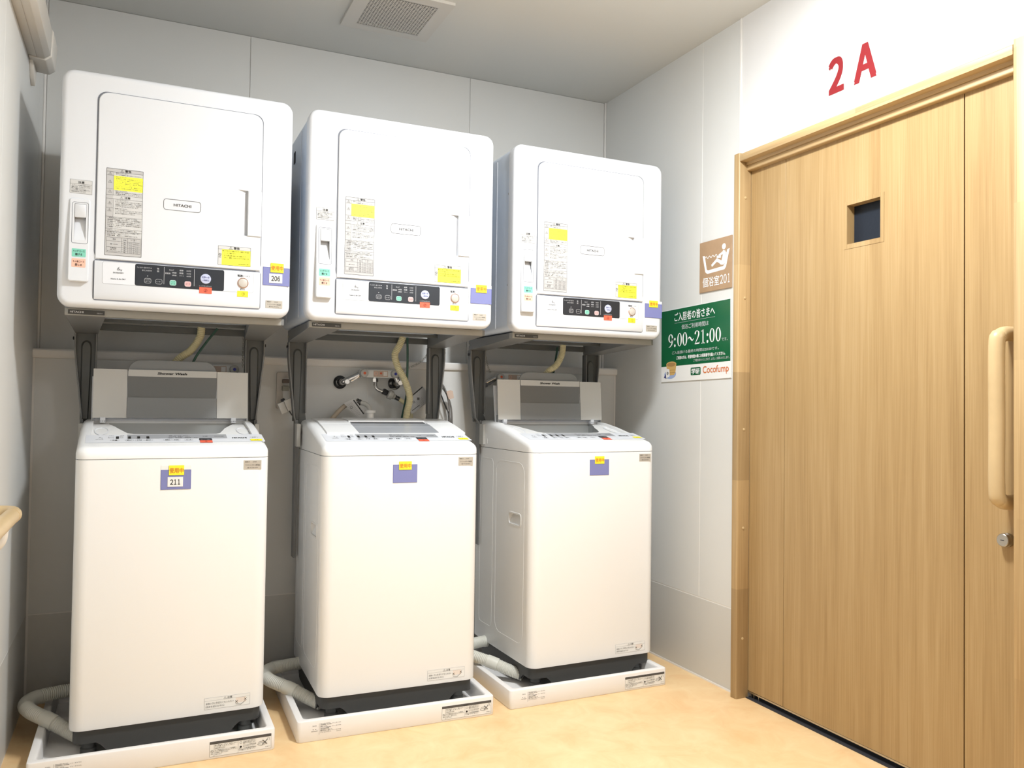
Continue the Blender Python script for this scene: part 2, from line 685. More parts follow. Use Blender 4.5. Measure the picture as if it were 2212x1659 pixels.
# left wall
wl = struct(build('wall_left', MB().box(-0.1, -0.0007, ROOM_Y - 0.1, 0.1, 0, H), JOINT))
panelled(wl, [(YL, -0.0, 1.195, H, None), (-0.91, YL, 0.302, H, None), (-0.91, YL, 0.006, 0.30, SKIRT),
              (-1.82, -0.91, 0.302, H, None), (-1.82, -0.91, 0.006, 0.30, SKIRT), (-2.73, -1.82, 0.302, H, None), (-2.73, -1.82, 0.006, 0.30, SKIRT),
              (-4.99, -2.73, 0.302, H, None), (-4.99, -2.73, 0.006, 0.30, SKIRT)],
         lambda a, b, e: (-0.004 + e, a, b), WALL, 0.0012)

# right wall with the sliding door opening
DY0, DY1, DZ = -0.974, -1.995, 1.905
mb = MB()
mb.box(XR + 0.0007, XR + 0.14, DY0, 0.1, 0, H)
mb.box(XR + 0.004, XR + 0.14, DY1, DY0, DZ, H)
mb.box(XR + 0.004, XR + 0.14, ROOM_Y - 0.1, DY1, 0, H)
wr = struct(build('wall_right', mb, JOINT))
panelled(wr, [(-0.7303, 0, 0.302, H, None), (-0.9455, -0.7303, 0.302, H, None), (-0.95, -0.0, 0.006, 0.30, SKIRT)],
         lambda a, b, e: (XR + 0.004 - e, a, b), WALL)
mb = MB()
mb.box(XR, XR + 0.004, -1.99, -0.957, 1.93, H)
mb.box(XR, XR + 0.004, ROOM_Y, -1.99, 0, H)
build('plaster_panel', mb, WALLP, wr)
struct(build('trim_2', MB().box(XR - 0.004, XR + 0.004, -0.9565, -0.9455, 1.93, H), JOINT, bev=0.002))
struct(build('trim_3', MB().box(XR - 0.003, XR + 0.004, -0.952, YL, 0.0, 0.006), JOINT))
struct(build('wall_front', MB().box(-0.1, XR + 0.1, ROOM_Y - 0.1, ROOM_Y, 0, H), WALLP))

# ------------------------------------------------------------ sliding door
door = bpy.data.objects.new('door_1', None)
COL.objects.link(door)
door.location = (0, 0, 0)
struct(door)
XD = 2.3185
mb = MB().prism([(2.263, -0.953), (2.2665, -0.9495), (XR + 0.01, -0.9495), (XR + 0.01, -0.9740), (2.317, -0.974), (2.317, -0.981), (2.2665, -0.981), (2.263, -0.9775)], 0, 1.939, 2)
build('door_frame', mb, OAK_F, door, bev=0.0012)
mb = MB().prism([(2.262, -1.992), (2.2665, -1.988), (2.36, -1.988), (2.36, -2.03), (2.2665, -2.03), (2.262, -2.026)], 0, 1.944, 2)
build('door_frame', mb, OAK_F, door, bev=0.0012)
prof = [(2.264, 1.908), (2.264, 1.932), (2.267, 1.935), (2.32, 1.935), (2.32, 1.897), (2.2935, 1.897), (2.2935, 1.908)]
build('door_header', MB().prism(prof, -1.988, -0.981, 1), OAK_H, door, bev=0.0015)
prof = [(2.2945, 1.8925), (2.2945, 1.897), (2.2975, 1.897), (2.35, 1.897), (2.35, 1.885), (2.312, 1.885), (2.312, 1.8925)]
build('door_header', MB().prism([(2.300, 1.878), (2.2975, 1.881), (2.2975, 1.8965), (2.36, 1.8965), (2.36, 1.878)], -1.988, -0.981, 1), OAK_H, door, bev=0.001)
# hidden dark core gives the grooves and the bottom gap their depth
mb = MB()
mb.box(XD + 0.006, XD + 0.036, -1.995, -1.5595, 0.024, 1.89)
mb.box(XD + 0.006, XD + 0.036, -1.409, -0.978, 0.024, 1.89)
mb.box(XD + 0.006, XD + 0.036, -1.5595, -1.409, 0.024, 1.5248)
mb.box(XD + 0.006, XD + 0.036, -1.5595, -1.409, 1.673, 1.89)
build('door_core', mb, GROOVE, door)


def door_board(y0, y1, hole=None):
    if not hole:
        return build('door_panel', MB().box(XD, XD + 0.006, y1, y0, 0.0245, 1.89), OAK_V, door, bev=0.0008, seg=1)
    a, b, c, d = hole
    mb = MB()
    mb.box(XD, XD + 0.006, y1, a, 0.0245, 1.89)
    mb.box(XD, XD + 0.006, b, y0, 0.0245, 1.89)
    mb.box(XD, XD + 0.006, a, b, 0.0245, c)
    mb.box(XD, XD + 0.006, a, b, d, 1.89)
    return build('door_panel', mb, OAK_V, door)


door_board(-0.9785, -1.1518)
door_board(-1.1545, -1.8165, (-1.5595, -1.409, 1.5248, 1.673))
door_board(-1.8198, -1.995)
build('door_rail', MB().box(XD - 0.001, XD + 0.004, -1.995, -0.9785, 0.0185, 0.024), STEEL, door)
build('threshold', MB().box(XD - 0.012, 2.40, -1.995, -0.98, 0.0, 0.0025), DARK, door)
for y in (-0.992, -1.006, -1.030):
    build('floor_guide', MB().box(XD + 0.004, XD + 0.012, y - 0.0015, y + 0.0015, 0.0025, 0.018), STEEL, door)
# peep window
fr = MB()
y0, y1, z0, z1 = -1.5595, -1.409, 1.5248, 1.673
iy0, iy1, iz0, iz1 = -1.5460, -1.4200, 1.5395, 1.6610
for (a, b, c, d) in ((y0, iy0, z0, z1), (iy1, y1, z0, z1), (iy0, iy1, z0, iz0), (iy0, iy1, iz1, z1)):
    fr.box(XD - 0.001, XD + 0.034, a + 0.0005, b - 0.0005 if b == y1 else b, c, d)
wf = build('window_frame', fr, OAK_V, door)
build('window_pane', MB().box(XD + 0.030, XD + 0.032, iy0, iy1, iz0, iz1), PEEP, wf)
# pull handle
hy, hx = -1.955, 2.252
pts = [(XD + 0.001, hy, 1.222), (2.285, hy, 1.222), (hx + 0.012, hy, 1.214), (hx, hy, 1.190), (hx, hy, 1.0), (hx, hy, 0.835), (hx + 0.012, hy, 0.811), (2.285, hy, 0.803), (XD + 0.001, hy, 0.803)]
build('door_handle', MB().tube(smooth(pts, 8), 0.0185, 20), RAIL, door)
lk = build('door_lock', MB().lathe((XD, -1.938, 0.706), (-1, 0, 0), [(0, 0.018), (0.010, 0.018), (0.012, 0.0165), (0.020, 0.016), (0.0215, 0.0145), (0.0215, 0.001)]), STEEL, door)
build('keyhole', MB().box(XD - 0.0222, XD - 0.0214, -1.9425, -1.9335, 0.7052, 0.7068), DARK, lk)
for z in (1.78, 1.42, 0.95, 0.60, 0.21):
    build('screw_cap', MB().lathe((2.291 - 0.0, -0.9812, z), (0, -1, 0), [(0, 0.005), (0.0015, 0.0045), (0.0022, 0.002)], 12), RAIL, door)

# red door lettering
fr_wall = lambda dx=0.0: (lambda u, v, e: (XR - dx - e, -u, v))
for ch, u0, w in (('２', 1.3715, 0.054), ('Ａ', 1.4735, 0.075)):
    pr = Print(fr_wall())
    pr.text(ch, u0, 2.022, 0.105, REDW, w=w, e=0.0012, bold=0.05, res=6)
    for k, (m, mb) in pr.d.items():
        o = build('wall_letter', mb, m, None, ori=False)
        tag(o, 'red numeral 2 lettered on the wall above the oak door' if ch == '２' else 'red capital letter A on the wall above the oak door', 'lettering')

# ------------------------------------------------------------ ceiling vent
vent = empty('ceiling_vent', (0, 0, 0), 'square grey ventilation grille set in the ceiling', 'vent')
vx0, vx1, vy0, vy1 = 1.030, 1.268, -0.5535, -0.3155
fx0, fx1, fy0, fy1 = 0.980, 1.3155, -0.600, -0.270
mb = MB()
for (a, b, c, d) in ((fx0, vx0, fy0, fy1), (vx1, fx1, fy0, fy1), (vx0, vx1, fy0, vy0), (vx0, vx1, vy1, fy1)):
    mb.box(a, b, c, d, H - 0.010, H)
build('vent_frame', mb, VENTM, vent, angle=20)
build('vent_housing', MB().box(vx0, vx1, vy0, vy1, H - 0.0012, H - 0.0002), DARK, vent)
mb = MB()
N = 23
for i in range(N + 1):
    x = vx0 + (vx1 - vx0) * i / N
    mb.box(x - 0.0014, x + 0.0014, vy0, vy1, H - 0.0101, H - 0.0090)
for i in range(N + 2):
    y = vy0 + (vy1 - vy0) * i / (N + 1)
    mb.box(vx0, vx1, y - 0.0022, y + 0.0022, H - 0.0100, H - 0.0091)
g = build('grille', mb, VENTM, vent)
g['kind'] = 'stuff'
build('indicator', MB().lathe((1.010, -0.53, H - 0.010), (0, 0, -1), [(0, 0.006), (0.0006, 0.0055)], 16), GAPGREY, vent)

# ------------------------------------------------------------ raceway on left wall
rw = empty('wall_raceway', (0, 0, 0), 'ivory boxed rail running along the left wall up by the ceiling', 'raceway')
prof = [(0.0, 2.063), (0.045, 2.058), (0.060, 2.070), (0.063, 2.145), (0.052, 2.156), (0.0, 2.156)]
build('rail_cover', MB().prism(prof, -3.0, -0.462, 1), RAILC, rw, bev=0.0015)
build('rail_seam', MB().box(0.023, 0.0245, -3.0, -0.465, 2.0590, 2.0615), PLATEC, rw)
prof2 = [(0.0, 2.059), (0.046, 2.054), (0.063, 2.068), (0.067, 2.146), (0.055, 2.160), (0.0, 2.160)]
build('end_cap', MB().prism(prof2, -0.458, -0.330, 1), RAILC, rw, bev=0.004, seg=3)
build('bracket', MB().prism([(-0.440, 2.07), (-0.345, 2.07), (-0.350, 2.02), (-0.372, 1.998), (-0.40, 2.012)], 0.0, 0.012, 0), RAILC, rw, bev=0.002)

# ------------------------------------------------------------ handrail on left wall
hr = empty('handrail', (0, -1, 0.77), 'beige round handrail end turning into the left wall', 'handrail')
hr.location = (0, 0, 0)
pts = smooth([(0.004, -0.968, 0.748), (0.026, -0.968, 0.748), (0.046, -0.978, 0.748), (0.056, -1.000, 0.748), (0.056, -1.04, 0.748)], 6)
build('rail_end', MB().tube(pts, 0.0188, 20), RAIL, hr)
build('rail', MB().tube([(0.056, -1.04, 0.748), (0.056, -2.6, 0.748)], 0.0182, 20), RAIL, hr)
build('bracket', MB().tube(smooth([(0.0, -1.14, 0.68), (0.03, -1.14, 0.685), (0.050, -1.14, 0.705), (0.055, -1.14, 0.735)], 5), 0.010, 12), RAILC, hr)
build('wall_plate', MB().lathe((0.0, -1.14, 0.68), (1, 0, 0), [(0, 0.028), (0.005, 0.027), (0.008, 0.02)], 20), RAILC, hr)

# ------------------------------------------------------------ wall signs
sg = empty('bath_sign', (0, 0, 0), 'brown square bath room sign with a white bather pictogram', 'sign')
build('sign_board', MB().box(XR - 0.005, XR - 0.0002, -0.9119, -0.7237, 1.4664, 1.6594), BROWNS, sg, bev=0.0006, seg=1)
pr = Print(lambda u, v, e: (XR - 0.005 - e, -(0.7237 + u), 1.4664 + v))
pr.poly([(0.019, 0.140), (0.032, 0.139), (0.045, 0.085), (0.052, 0.081), (0.141, 0.085), (0.148, 0.092), (0.163, 0.144), (0.177, 0.146), (0.157, 0.080), (0.148, 0.072), (0.048, 0.068), (0.036, 0.076)], INKW)
pr.disc(0.1445, 0.158, 0.011, INKW)
pr.loop([(0.148, 0.139), (0.128, 0.132), (0.104, 0.123)], [0.010, 0.009, 0.008], INKW, 0.0005, False)
pr.loop([(0.104, 0.124), (0.128, 0.122)], 0.008, INKW, 0.0006, False)
pr.poly([(0.140, 0.145), (0.154, 0.140), (0.157, 0.128), (0.152, 0.097), (0.142, 0.090), (0.128, 0.092), (0.118, 0.100), (0.132, 0.108), (0.138, 0.125)], INKW, 0.0007)
pr.loop([(0.135, 0.098), (0.105, 0.113), (0.074, 0.095)], [0.014, 0.013, 0.010], INKW, 0.0008, False)
wv = [(0.036 + 0.078 * i / 32, 0.131 + 0.004 * sin(i / 32 * 2 * pi * 4)) for i in range(33)]
pr.loop(wv, 0.0026, INKW, 0.0005, False)
pr.line(0.154, 0.131, 0.170, 0.133, 0.0026, INKW)
pr.text('個浴室', 0.021, 0.018, 0.037, INKW, w=0.098, bold=0.008, res=3)
for i, chn in enumerate('２０１'):
    pr.text(chn, 0.1325 + i * 0.0205, 0.0205, 0.033, INKW, w=(0.017, 0.0165, 0.009)[i], align='c', bold=0.012, res=4)
pr.done(sg, {}, 'pictogram')

gs = empty('hours_sign', (0, 0, 0), 'green and white bathing hours poster with large white times', 'sign')
GR = radians(1.1)


def green_fn(u, v, e):
    uu, vv = u - 0.218, v - 0.146
    return (XR - 0.0035 - e, -(0.4729 + 0.2175 + uu * cos(GR) - vv * sin(GR) * 0.6), 1.1315 + 0.146 + vv * cos(GR) + uu * sin(GR))


mb = MB()
cor = [(0, 0), (0.437, 0), (0.437, 0.2925), (0, 0.2925)]
mb.rings([[green_fn(u, v, -0.0025) for u, v in cor], [green_fn(u, v, 0) for u, v in cor]])
build('poster_board', mb, PAPER, gs)
pr = Print(green_fn)
pr.poly([(0.001, 0.062), (0.434, 0.062), (0.434, 0.290), (0.001, 0.290)], GREENS, 0.0002)
pr.text('ご入居者の皆さまへ', 0.092, 0.241, 0.034, INKW, w=0.254, bold=0.018, res=3)
pr.line(0.092, 0.234, 0.347, 0.234, 0.0008, INKL)
pr.text('個浴ご利用時間は', 0.139, 0.205, 0.019, INKL, w=0.170, res=3)


def tstroke(P, X, Y, W, Hh, pts, ws):
    P.loop([(X + a * W, Y + b * Hh) for a, b in pts], [q * W for q in ws], INKW, 0.0006, False)


def zero(P, X, Y, W, Hh):
    n = 28
    o = [(X + W * (0.5 + 0.5 * cos(2 * pi * i / n)), Y + Hh * (0.5 + 0.5 * sin(2 * pi * i / n))) for i in range(n)]
    q = [(X + W * (0.5 + 0.24 * cos(2 * pi * i / n)), Y + Hh * (0.5 + 0.455 * sin(2 * pi * i / n))) for i in range(n)]
    fs = [(i, (i + 1) % n, n + (i + 1) % n, n + i) for i in range(n)]
    P.g(INKW).add([P.fn(a, b, 0.0006) for a, b in o + q], fs)


Y0, HH = 0.139, 0.053
# nine
X, W = 0.050, 0.032
n = 24
o = [(X + W * (0.5 + 0.5 * cos(2 * pi * i / n)), Y0 + HH * (0.68 + 0.32 * sin(2 * pi * i / n))) for i in range(n)]
q = [(X + W * (0.5 + 0.24 * cos(2 * pi * i / n)), Y0 + HH * (0.68 + 0.275 * sin(2 * pi * i / n))) for i in range(n)]
pr.g(INKW).add([pr.fn(a, b, 0.0006) for a, b in o + q], [(i, (i + 1) % n, n + (i + 1) % n, n + i) for i in range(n)])
tstroke(pr, X, Y0, W, HH, [(0.88, 0.68), (0.86, 0.45), (0.72, 0.22), (0.42, 0.06), (0.08, 0.0)], [0.24, 0.24, 0.2, 0.12, 0.05])
for cx in (0.094, 0.302):
    pr.disc(cx, Y0 + 0.005, 0.0052, INKW, 0.0006, ry=0.0055)
    pr.disc(cx, Y0 + 0.031, 0.0052, INKW, 0.0006, ry=0.0055)
zero(pr, 0.110, Y0, 0.031, HH)
zero(pr, 0.145, Y0, 0.031, HH)
pr.loop([(0.181 + 0.036 * t / 12, 0.163 + 0.0065 * sin(t / 12 * 2 * pi)) for t in range(13)], [0.002 + 0.005 * sin(pi * t / 12) for t in range(13)], INKW, 0.0006, False)
# two
tstroke(pr, 0.223, Y0, 0.031, HH, [(0.12, 0.74), (0.15, 0.86), (0.35, 0.97), (0.62, 0.97), (0.82, 0.86), (0.84, 0.70), (0.66, 0.48), (0.32, 0.22), (0.06, 0.04)], [0.26, 0.24, 0.08, 0.08, 0.22, 0.26, 0.18, 0.1, 0.06])
tstroke(pr, 0.223, Y0, 0.031, HH, [(0.02, 0.05), (0.96, 0.05)], [0.17, 0.17])
tstroke(pr, 0.223, Y0, 0.031, HH, [(0.93, 0.0), (0.99, 0.16)], [0.08, 0.06])
# one
tstroke(pr, 0.262, Y0, 0.026, HH, [(0.5, 0.0), (0.5, 1.0)], [0.25, 0.25])
tstroke(pr, 0.262, Y0, 0.026, HH, [(0.1, 0.02), (0.9, 0.02)], [0.1, 0.1])
tstroke(pr, 0.262, Y0, 0.026, HH, [(0.1, 0.88), (0.5, 0.97)], [0.08, 0.16])
zero(pr, 0.314, Y0, 0.031, HH)
zero(pr, 0.350, Y0, 0.031, HH)
pr.text('です。', 0.385, 0.139, 0.012, INKL, w=0.034, res=2)
pr.text('ご入浴頂ける最終の時間は20:00です。', 0.076, 0.109, 0.0125, INKL, w=0.292, res=2)
pr.text('ご利用の方は、希望時間の横にお部屋番号を貼ってください。', 0.105, 0.0865, 0.0135, INKW, w=0.300, bold=0.03, res=2)
pr.text('ご不便お掛けいたしますが、よろしくお願いいたします。', 0.216, 0.0715, 0.0105, INKL, w=0.212, res=2)
pr.rr(0.198, 0.260, 0.0195, 0.0495, 0.005, GREENS)
pr.text('学研', 0.204, 0.0235, 0.0215, INKW, w=0.050, bold=0.03, res=3)
pr.text('Cocofump', 0.274, 0.0165, 0.034, INKR, w=0.151, bold=0.012, res=4)
pr.text('ココファンプ', 0.309, 0.0455, 0.003, INKL, w=0.024, res=1)
# wooden wash bucket with a cloth tag on a blue saucer
pr.disc(0.062, 0.030, 0.040, SAUCER, 0.0003, ry=0.019)
pr.poly([(0.036, 0.070), (0.104, 0.070), (0.098, 0.034), (0.088, 0.026), (0.052, 0.026), (0.042, 0.034)], BUCKET, 0.0005)
pr.disc(0.070, 0.070, 0.034, BUCKET, 0.0007, ry=0.011)
pr.disc(0.070, 0.069, 0.029, BUCKETD, 0.0009, ry=0.008)
pr.line(0.040, 0.046, 0.100, 0.046, 0.0015, BUCKETD, 0.0007)
pr.line(0.043, 0.036, 0.098, 0.036, 0.0015, BUCKETD, 0.0007)
pr.poly([(0.030, 0.056), (0.058, 0.050), (0.060, 0.022), (0.036, 0.014)], PAPER, 0.0011)
pr.poly([(0.020, 0.018), (0.032, 0.034), (0.037, 0.013)], INDIGO, 0.0011)
pr.text('ゆ', 0.040, 0.027, 0.014, INK, e=0.0014, res=3, bold=0.02)
pr.done(gs, {GREENS: 'green_field'}, 'printing')

# ------------------------------------------------------------ dryer
DW, DH, DD = 0.634, 0.6703, 0.50
dryer = empty('dryer', (0.1117, -0.7101, 1.2861), 'white tumble dryer nearest the left wall, tagged 206', 'dryer', 'wall row of tumble dryers', 0.0012)


def slab(x0, x1, z0, z1, r, prof, n=6):
    """rounded rectangle loft in y: prof = [(y, inset)]"""
    return MB().rings([[(x, y, z) for x, z in rrect(x0 + d, x1 - d, z0 + d, z1 - d, max(0.001, r - d), n)] for y, d in prof])


R = 0.016
edge = [(0.052, 0.0035), (0.050, 0.0005), (0.047, 0)] + [(R * (1 - sin(a)), R * (1 - cos(a))) for a in [radians(k) for k in (0, 15, 30, 45, 60, 75, 90)]]
ff = slab(0, DW, 0, DH, 0.034, edge, 7)
ff.f.pop()
fhole = rrect(0.4660, 0.5070, 0.2375, 0.3830, 0.001, 1)
fhole2 = rrect(0.0385, 0.0700, 0.1830, 0.2900, 0.001, 1)
ff.add(*hole_plate(rrect(R, DW - R, R, DH - R, 0.034 - R, 7), fhole, lambda a, b: (a, 0.0, b), (fhole2,)))
build('front_frame', ff, DRYW, dryer)
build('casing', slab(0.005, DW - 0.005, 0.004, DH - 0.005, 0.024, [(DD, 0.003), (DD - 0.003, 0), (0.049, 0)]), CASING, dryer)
for z in (0.17, 0.50):
    build('screw', MB().lathe((0.0045, 0.058, z), (-1, 0, 0), [(0, 0.004), (0.0012, 0.004), (0.002, 0.002)], 10), STEEL, dryer)
mb = MB()
for yy in (0.16, 0.40):
    mb.box(0.0038, 0.0052, yy, yy + 0.002, 0.02, DH - 0.03)
build('side_rib', mb, DRYW, dryer)
mb = MB()
for k in range(4):
    mb.box(0.0035, 0.0055, 0.275 + k * 0.008, 0.279 + k * 0.008, 0.565, 0.605)
build('side_vent', mb, DARK, dryer)

gk = MB()
gk.add(*hole_plate(rrect(0.0897, 0.5448, 0.1345, 0.6165, 0.026, 7), fhole, lambda a, b: (a, -0.0006, b)))
build('door_gasket', gk, GAPGREY, dryer)
# hatch door with finger scoop
ox0, ox1, oz0, oz1 = 0.0935, 0.5425, 0.1382, 0.6145
outer = rrect(ox0, ox1, oz0, oz1, (0.001, 0.001, 0.028, 0.028), 7)
hx0, hx1, hz0, hz1 = 0.4705, 0.5025, 0.2415, 0.3790
hole = rrect(hx0, hx1, hz0, hz1, (0.004, 0.001, 0.001, 0.004), 3)
mb = MB()
FY = -0.0045
mb.add(*hole_plate([(p[0], p[1]) for p in rrect(ox0 + 0.002, ox1 - 0.002, oz0 + 0.002, oz1 - 0.002, (0.001, 0.001, 0.026, 0.026), 7)], hole, lambda a, b: (a, FY, b)))
mb.rings([[(x, 0.0, z) for x, z in outer], [(x, FY + 0.002, z) for x, z in outer],
          [(x, FY, z) for x, z in rrect(ox0 + 0.002, ox1 - 0.002, oz0 + 0.002, oz1 - 0.002, (0.001, 0.001, 0.026, 0.026), 7)]], False, False)
dep = lambda x: FY + 0.012 * ((x - hx0) / (hx1 - hx0)) ** 1.3
mb.rings([[(x, FY, z) for x, z in hole], [(x, dep(x), z) for x, z in hole]], False, False)
ns = 8
vs, fs = [], []
for k in range(ns + 1):
    x = hx0 + (hx1 - hx0) * k / ns
    vs += [(x, dep(x), hz0), (x, dep(x), hz1)]
for k in range(ns):
    fs.append((2 * k, 2 * k + 2, 2 * k + 3, 2 * k + 1))
mb.add(vs, fs)
dd = build('door', mb, DRYW, dryer, angle=30)
lip = slab(0.5028, 0.5428, 0.2410, 0.3790, 0.002, [(FY + 0.010, 0), (FY - 0.0025, 0.0), (FY - 0.0042, 0.0016)])
lh = build('door_handle', lip, DRYW, dd)
pr = Print(lambda u, v, e: (u, FY - e, v))
pr.loop(rrect(0.2680, 0.3690, 0.2968, 0.3280, 0.0075), 0.0012, INKG, 0.0005)
pr.text('HITACHI', 0.2955, 0.3085, 0.0078, INKG, w=0.0475, bold=0.02)
pr.done(dd, {}, 'brand_badge')

# big warning label on the hatch door
pr = Print(lambda u, v, e: (u, FY - e, v))
pr.rect(0.1175, 0.2118, 0.1508, 0.3985, LABELG, 0.0003)
pr.rect(0.1355, 0.2118, 0.205, 0.388, LPAPER, 0.0005)
pr.frame(0.1175, 0.2118, 0.1508, 0.3985, 0.0009, INKG, 0.0007)
pr.rect(0.1366, 0.2116, 0.3375, 0.3785, YELLOW2, 0.0007)
for z in (0.389, 0.3225, 0.312, 0.2605, 0.2265, 0.219):
    pr.line(0.1175, z, 0.2118, z, 0.0007, INKG)
for z in (0.3785, 0.340, 0.286):
    pr.line(0.1175, z, 0.1362, z, 0.0005, INKG)
pr.line(0.1362, 0.3225, 0.1362, 0.389, 0.0005, INKG)
pr.line(0.1362, 0.2605, 0.1362, 0.312, 0.0005, INKG)
for z, h in ((0.3895, 0.007), (0.3130, 0.007)):
    pr.tri(0.157, z + 0.0005, h, INK)
pr.text('警告', 0.165, 0.3905, 0.0065, INK, w=0.016, bold=0.02, res=1)
pr.text('注意', 0.165, 0.3140, 0.0065, INK, w=0.015, bold=0.02, res=1)
for z in (0.380, 0.357, 0.329, 0.296, 0.276):
    pr.tri(0.1268, z, 0.008, INKG)
rows = [(0.3845, '・感電のおそれあり。', 0.034), (0.3800, 'アースを確実に取り付けてください。', 0.066),
        (0.3735, '・火災のおそれあり。', 0.034), (0.3690, '油や薬品などの付着した衣類は乾燥しないでください。', 0.071),
        (0.3645, 'ゴム、プラスチック、樹脂の入ったものも入れないで', 0.071), (0.3600, 'ください。糸くずフィルターは毎回清掃', 0.060),
        (0.3555, 'してください。美容オイル、食用油、機械油、', 0.070), (0.3510, 'ベンジン、シンナー、ガソリン、', 0.050), (0.3465, 'ドライクリーニング油、樹脂などの', 0.068), (0.3415, '付着した衣類は洗濯後でも乾燥しない', 0.069),
        (0.3335, '・発火のおそれあり。', 0.034), (0.3295, '運転中や終了直後はドアを開けたまま', 0.068), (0.3250, '衣類を放置しないでください。', 0.070),
        (0.3075, '・けがのおそれあり。', 0.036), (0.3030, 'ドラムが完全に止まってからドアを開けて', 0.070), (0.2985, 'ください。運転中や終了直後は、ドラムや衣類の', 0.070), (0.2940, '金属部にさわらないでください。高温です。', 0.070), (0.2895, 'やけどをするおそれがあります。', 0.060),
        (0.2830, '・転倒のおそれあり。', 0.036), (0.2785, 'ドアの上に物をのせたりぶら下がったり', 0.070), (0.2740, 'しないでください。本体が落下します。', 0.070), (0.2695, '据え付けは確実に行ってください。', 0.052),
        (0.2555, '・一般家庭以外の目的でご使用になる場合', 0.080), (0.2505, '理美容院や医療機関、または寮など一日の使用時間が', 0.086), (0.2455, '長い場合には、短期間で部品交換が必要になることが', 0.086), (0.2405, 'あります。このような場合、保証期間内でも有料と', 0.086), (0.2355, 'なります。お買い上げの販売店に点検修理を', 0.086), (0.2305, 'ご相談ください。', 0.036),
        (0.2210, 'ワイシャツなどシワを抑えて乾燥する場合', 0.076), (0.2150, '・次の表に合わせて衣類を少なめに入れ運転します。', 0.088), (0.2105, '・スタートを押して運転してください。', 0.060), (0.2060, '・衣類の種類、室温により時間は変わります。', 0.082)]
for z, s, w in rows:
    x = 0.1385 if z > 0.262 else 0.1195
    if s[0] != '・':
        x += 0.003
        w = min(w, 0.2108 - x)
    pr.text(s, x, z, 0.0033, INKG, w=w, res=1, bold=0.015)
pr.frame(0.1210, 0.2085, 0.1590, 0.2020, 0.0006, INKG)
for x in (0.159, 0.1755, 0.192):
    pr.line(x, 0.159, x, 0.202, 0.0005, INKG)
for z in (0.1915, 0.1745):
    pr.line(0.1210, z, 0.2085, z, 0.0005, INKG)
for z in (0.1862, 0.1802, 0.1692, 0.1640):
    pr.line(0.159, z, 0.2085, z, 0.0004, INKG)
for x, z, s, w in ((0.137, 0.1955, '素材', 0.008), (0.1645, 0.1945, '枚数', 0.008), (0.184, 0.1965, 'ヒーター', 0.015), (0.131, 0.181, '綿 100%', 0.019), (0.131, 0.1700, '化繊混紡', 0.016), (0.131, 0.1655, '綿 40%', 0.016), (0.123, 0.1610, 'ポリエステル 60%', 0.034)):
    pr.text(s, x, z, 0.0034, INKG, w=w, res=1, bold=0.01)
for i, z in enumerate((0.1875, 0.1820, 0.1757, 0.1704, 0.1652, 0.1600)):
    pr.text(('1枚', '2枚', '3枚')[i % 3], 0.1640, z, 0.003, INKG, w=0.007, res=1)
    pr.text(('15分', '30分', '60分')[i % 3], 0.1790, z, 0.003, INKG, w=0.009, res=1)
    pr.text(('30分', '60分', '15分')[i % 3], 0.1955, z, 0.003, INKG, w=0.009, res=1)
lab = build('warning_label', MB().box(0.1175, 0.2118, FY - 0.0002, FY, 0.1508, 0.3985), LPAPER, dryer)
pr.done(lab, {YELLOW2: 'yellow_panel'}, 'fine_print')

# yellow warning label near the handle
pr = Print(lambda u, v, e: (u, FY - e, v))
pr.rect(0.4310, 0.5132, 0.1480, 0.1952, YELLOW2, 0.0004)
pr.frame(0.4206, 0.5135, 0.1480, 0.2050, 0.0006, INKG, 0.0006)
pr.line(0.4206, 0.1952, 0.5135, 0.1952, 0.0005, INKG)
pr.tri(0.4560, 0.1958, 0.0085, INK)
pr.text('警告', 0.465, 0.1965, 0.0073, INK, w=0.0165, bold=0.02, res=1)
pr.ring(0.4258, 0.1785, 0.0034, 0.0009, INK)
pr.line(0.4236, 0.1807, 0.4280, 0.1763, 0.0009, INK)
pr.text('禁止', 0.4222, 0.1695, 0.0035, INK, w=0.0072, res=1, bold=0.02)
pr.disc(0.4345, 0.1905, 0.0016, INK, 0.0007, 10)
for z, s, w in ((0.1882, '子どもだけで使わせたり、幼児の手の届く', 0.0725), (0.1818, 'ところで使わない。', 0.034), (0.1745, 'ドラム内に閉じ込められて窒息したり、', 0.063), (0.1680, 'やけど、感電、けがをするおそれがあります。', 0.0725), (0.1515, 'DE-N60WV（PP）', 0.030)):
    pr.text(s, 0.438 if w > 0.031 else 0.479, z, 0.0045, INK, w=w, res=1, bold=0.03)
lab = build('warning_label', MB().box(0.4206, 0.5135, FY - 0.0002, FY, 0.1480, 0.2050), LPAPER, dryer)
pr.done(lab, {YELLOW2: 'yellow_panel'}, 'fine_print')

# control panel across the bottom
cp = [(0.0, 0.1330), (-0.0045, 0.1330), (-0.0050, 0.1280), (-0.0050, 0.0640), (-0.0048, 0.0500), (-0.0040, 0.0380), (-0.0026, 0.0290), (-0.0008, 0.0238), (0.0, 0.0236)]
build('panel_gasket', slab(0.0890, 0.5455, 0.0205, 0.1365, 0.008, [(0.0005, 0), (-0.0005, 0)]), GAPGREY, dryer)
cpan = build('control_panel', MB().prism(cp, 0.0925, 0.5430, 0), DRYW, dryer, bev=0.0012, seg=2)
PF = -0.0051
pr = Print(lambda u, v, e: (u, PF - e, v))
pr.rr(0.1130, 0.5232, 0.0690, 0.1315, 0.006, PANELW, 0.0002)
pr.loop(rrect(0.1130, 0.5232, 0.0690, 0.1315, 0.006), 0.0006, INKP, 0.0003)
pr.rr(0.1968, 0.4390, 0.0690, 0.1318, 0.0055, BLACKP, 0.0006)
pr.text('6', 0.150, 0.1085, 0.0105, INKG, w=0.0055, shear=0.2)
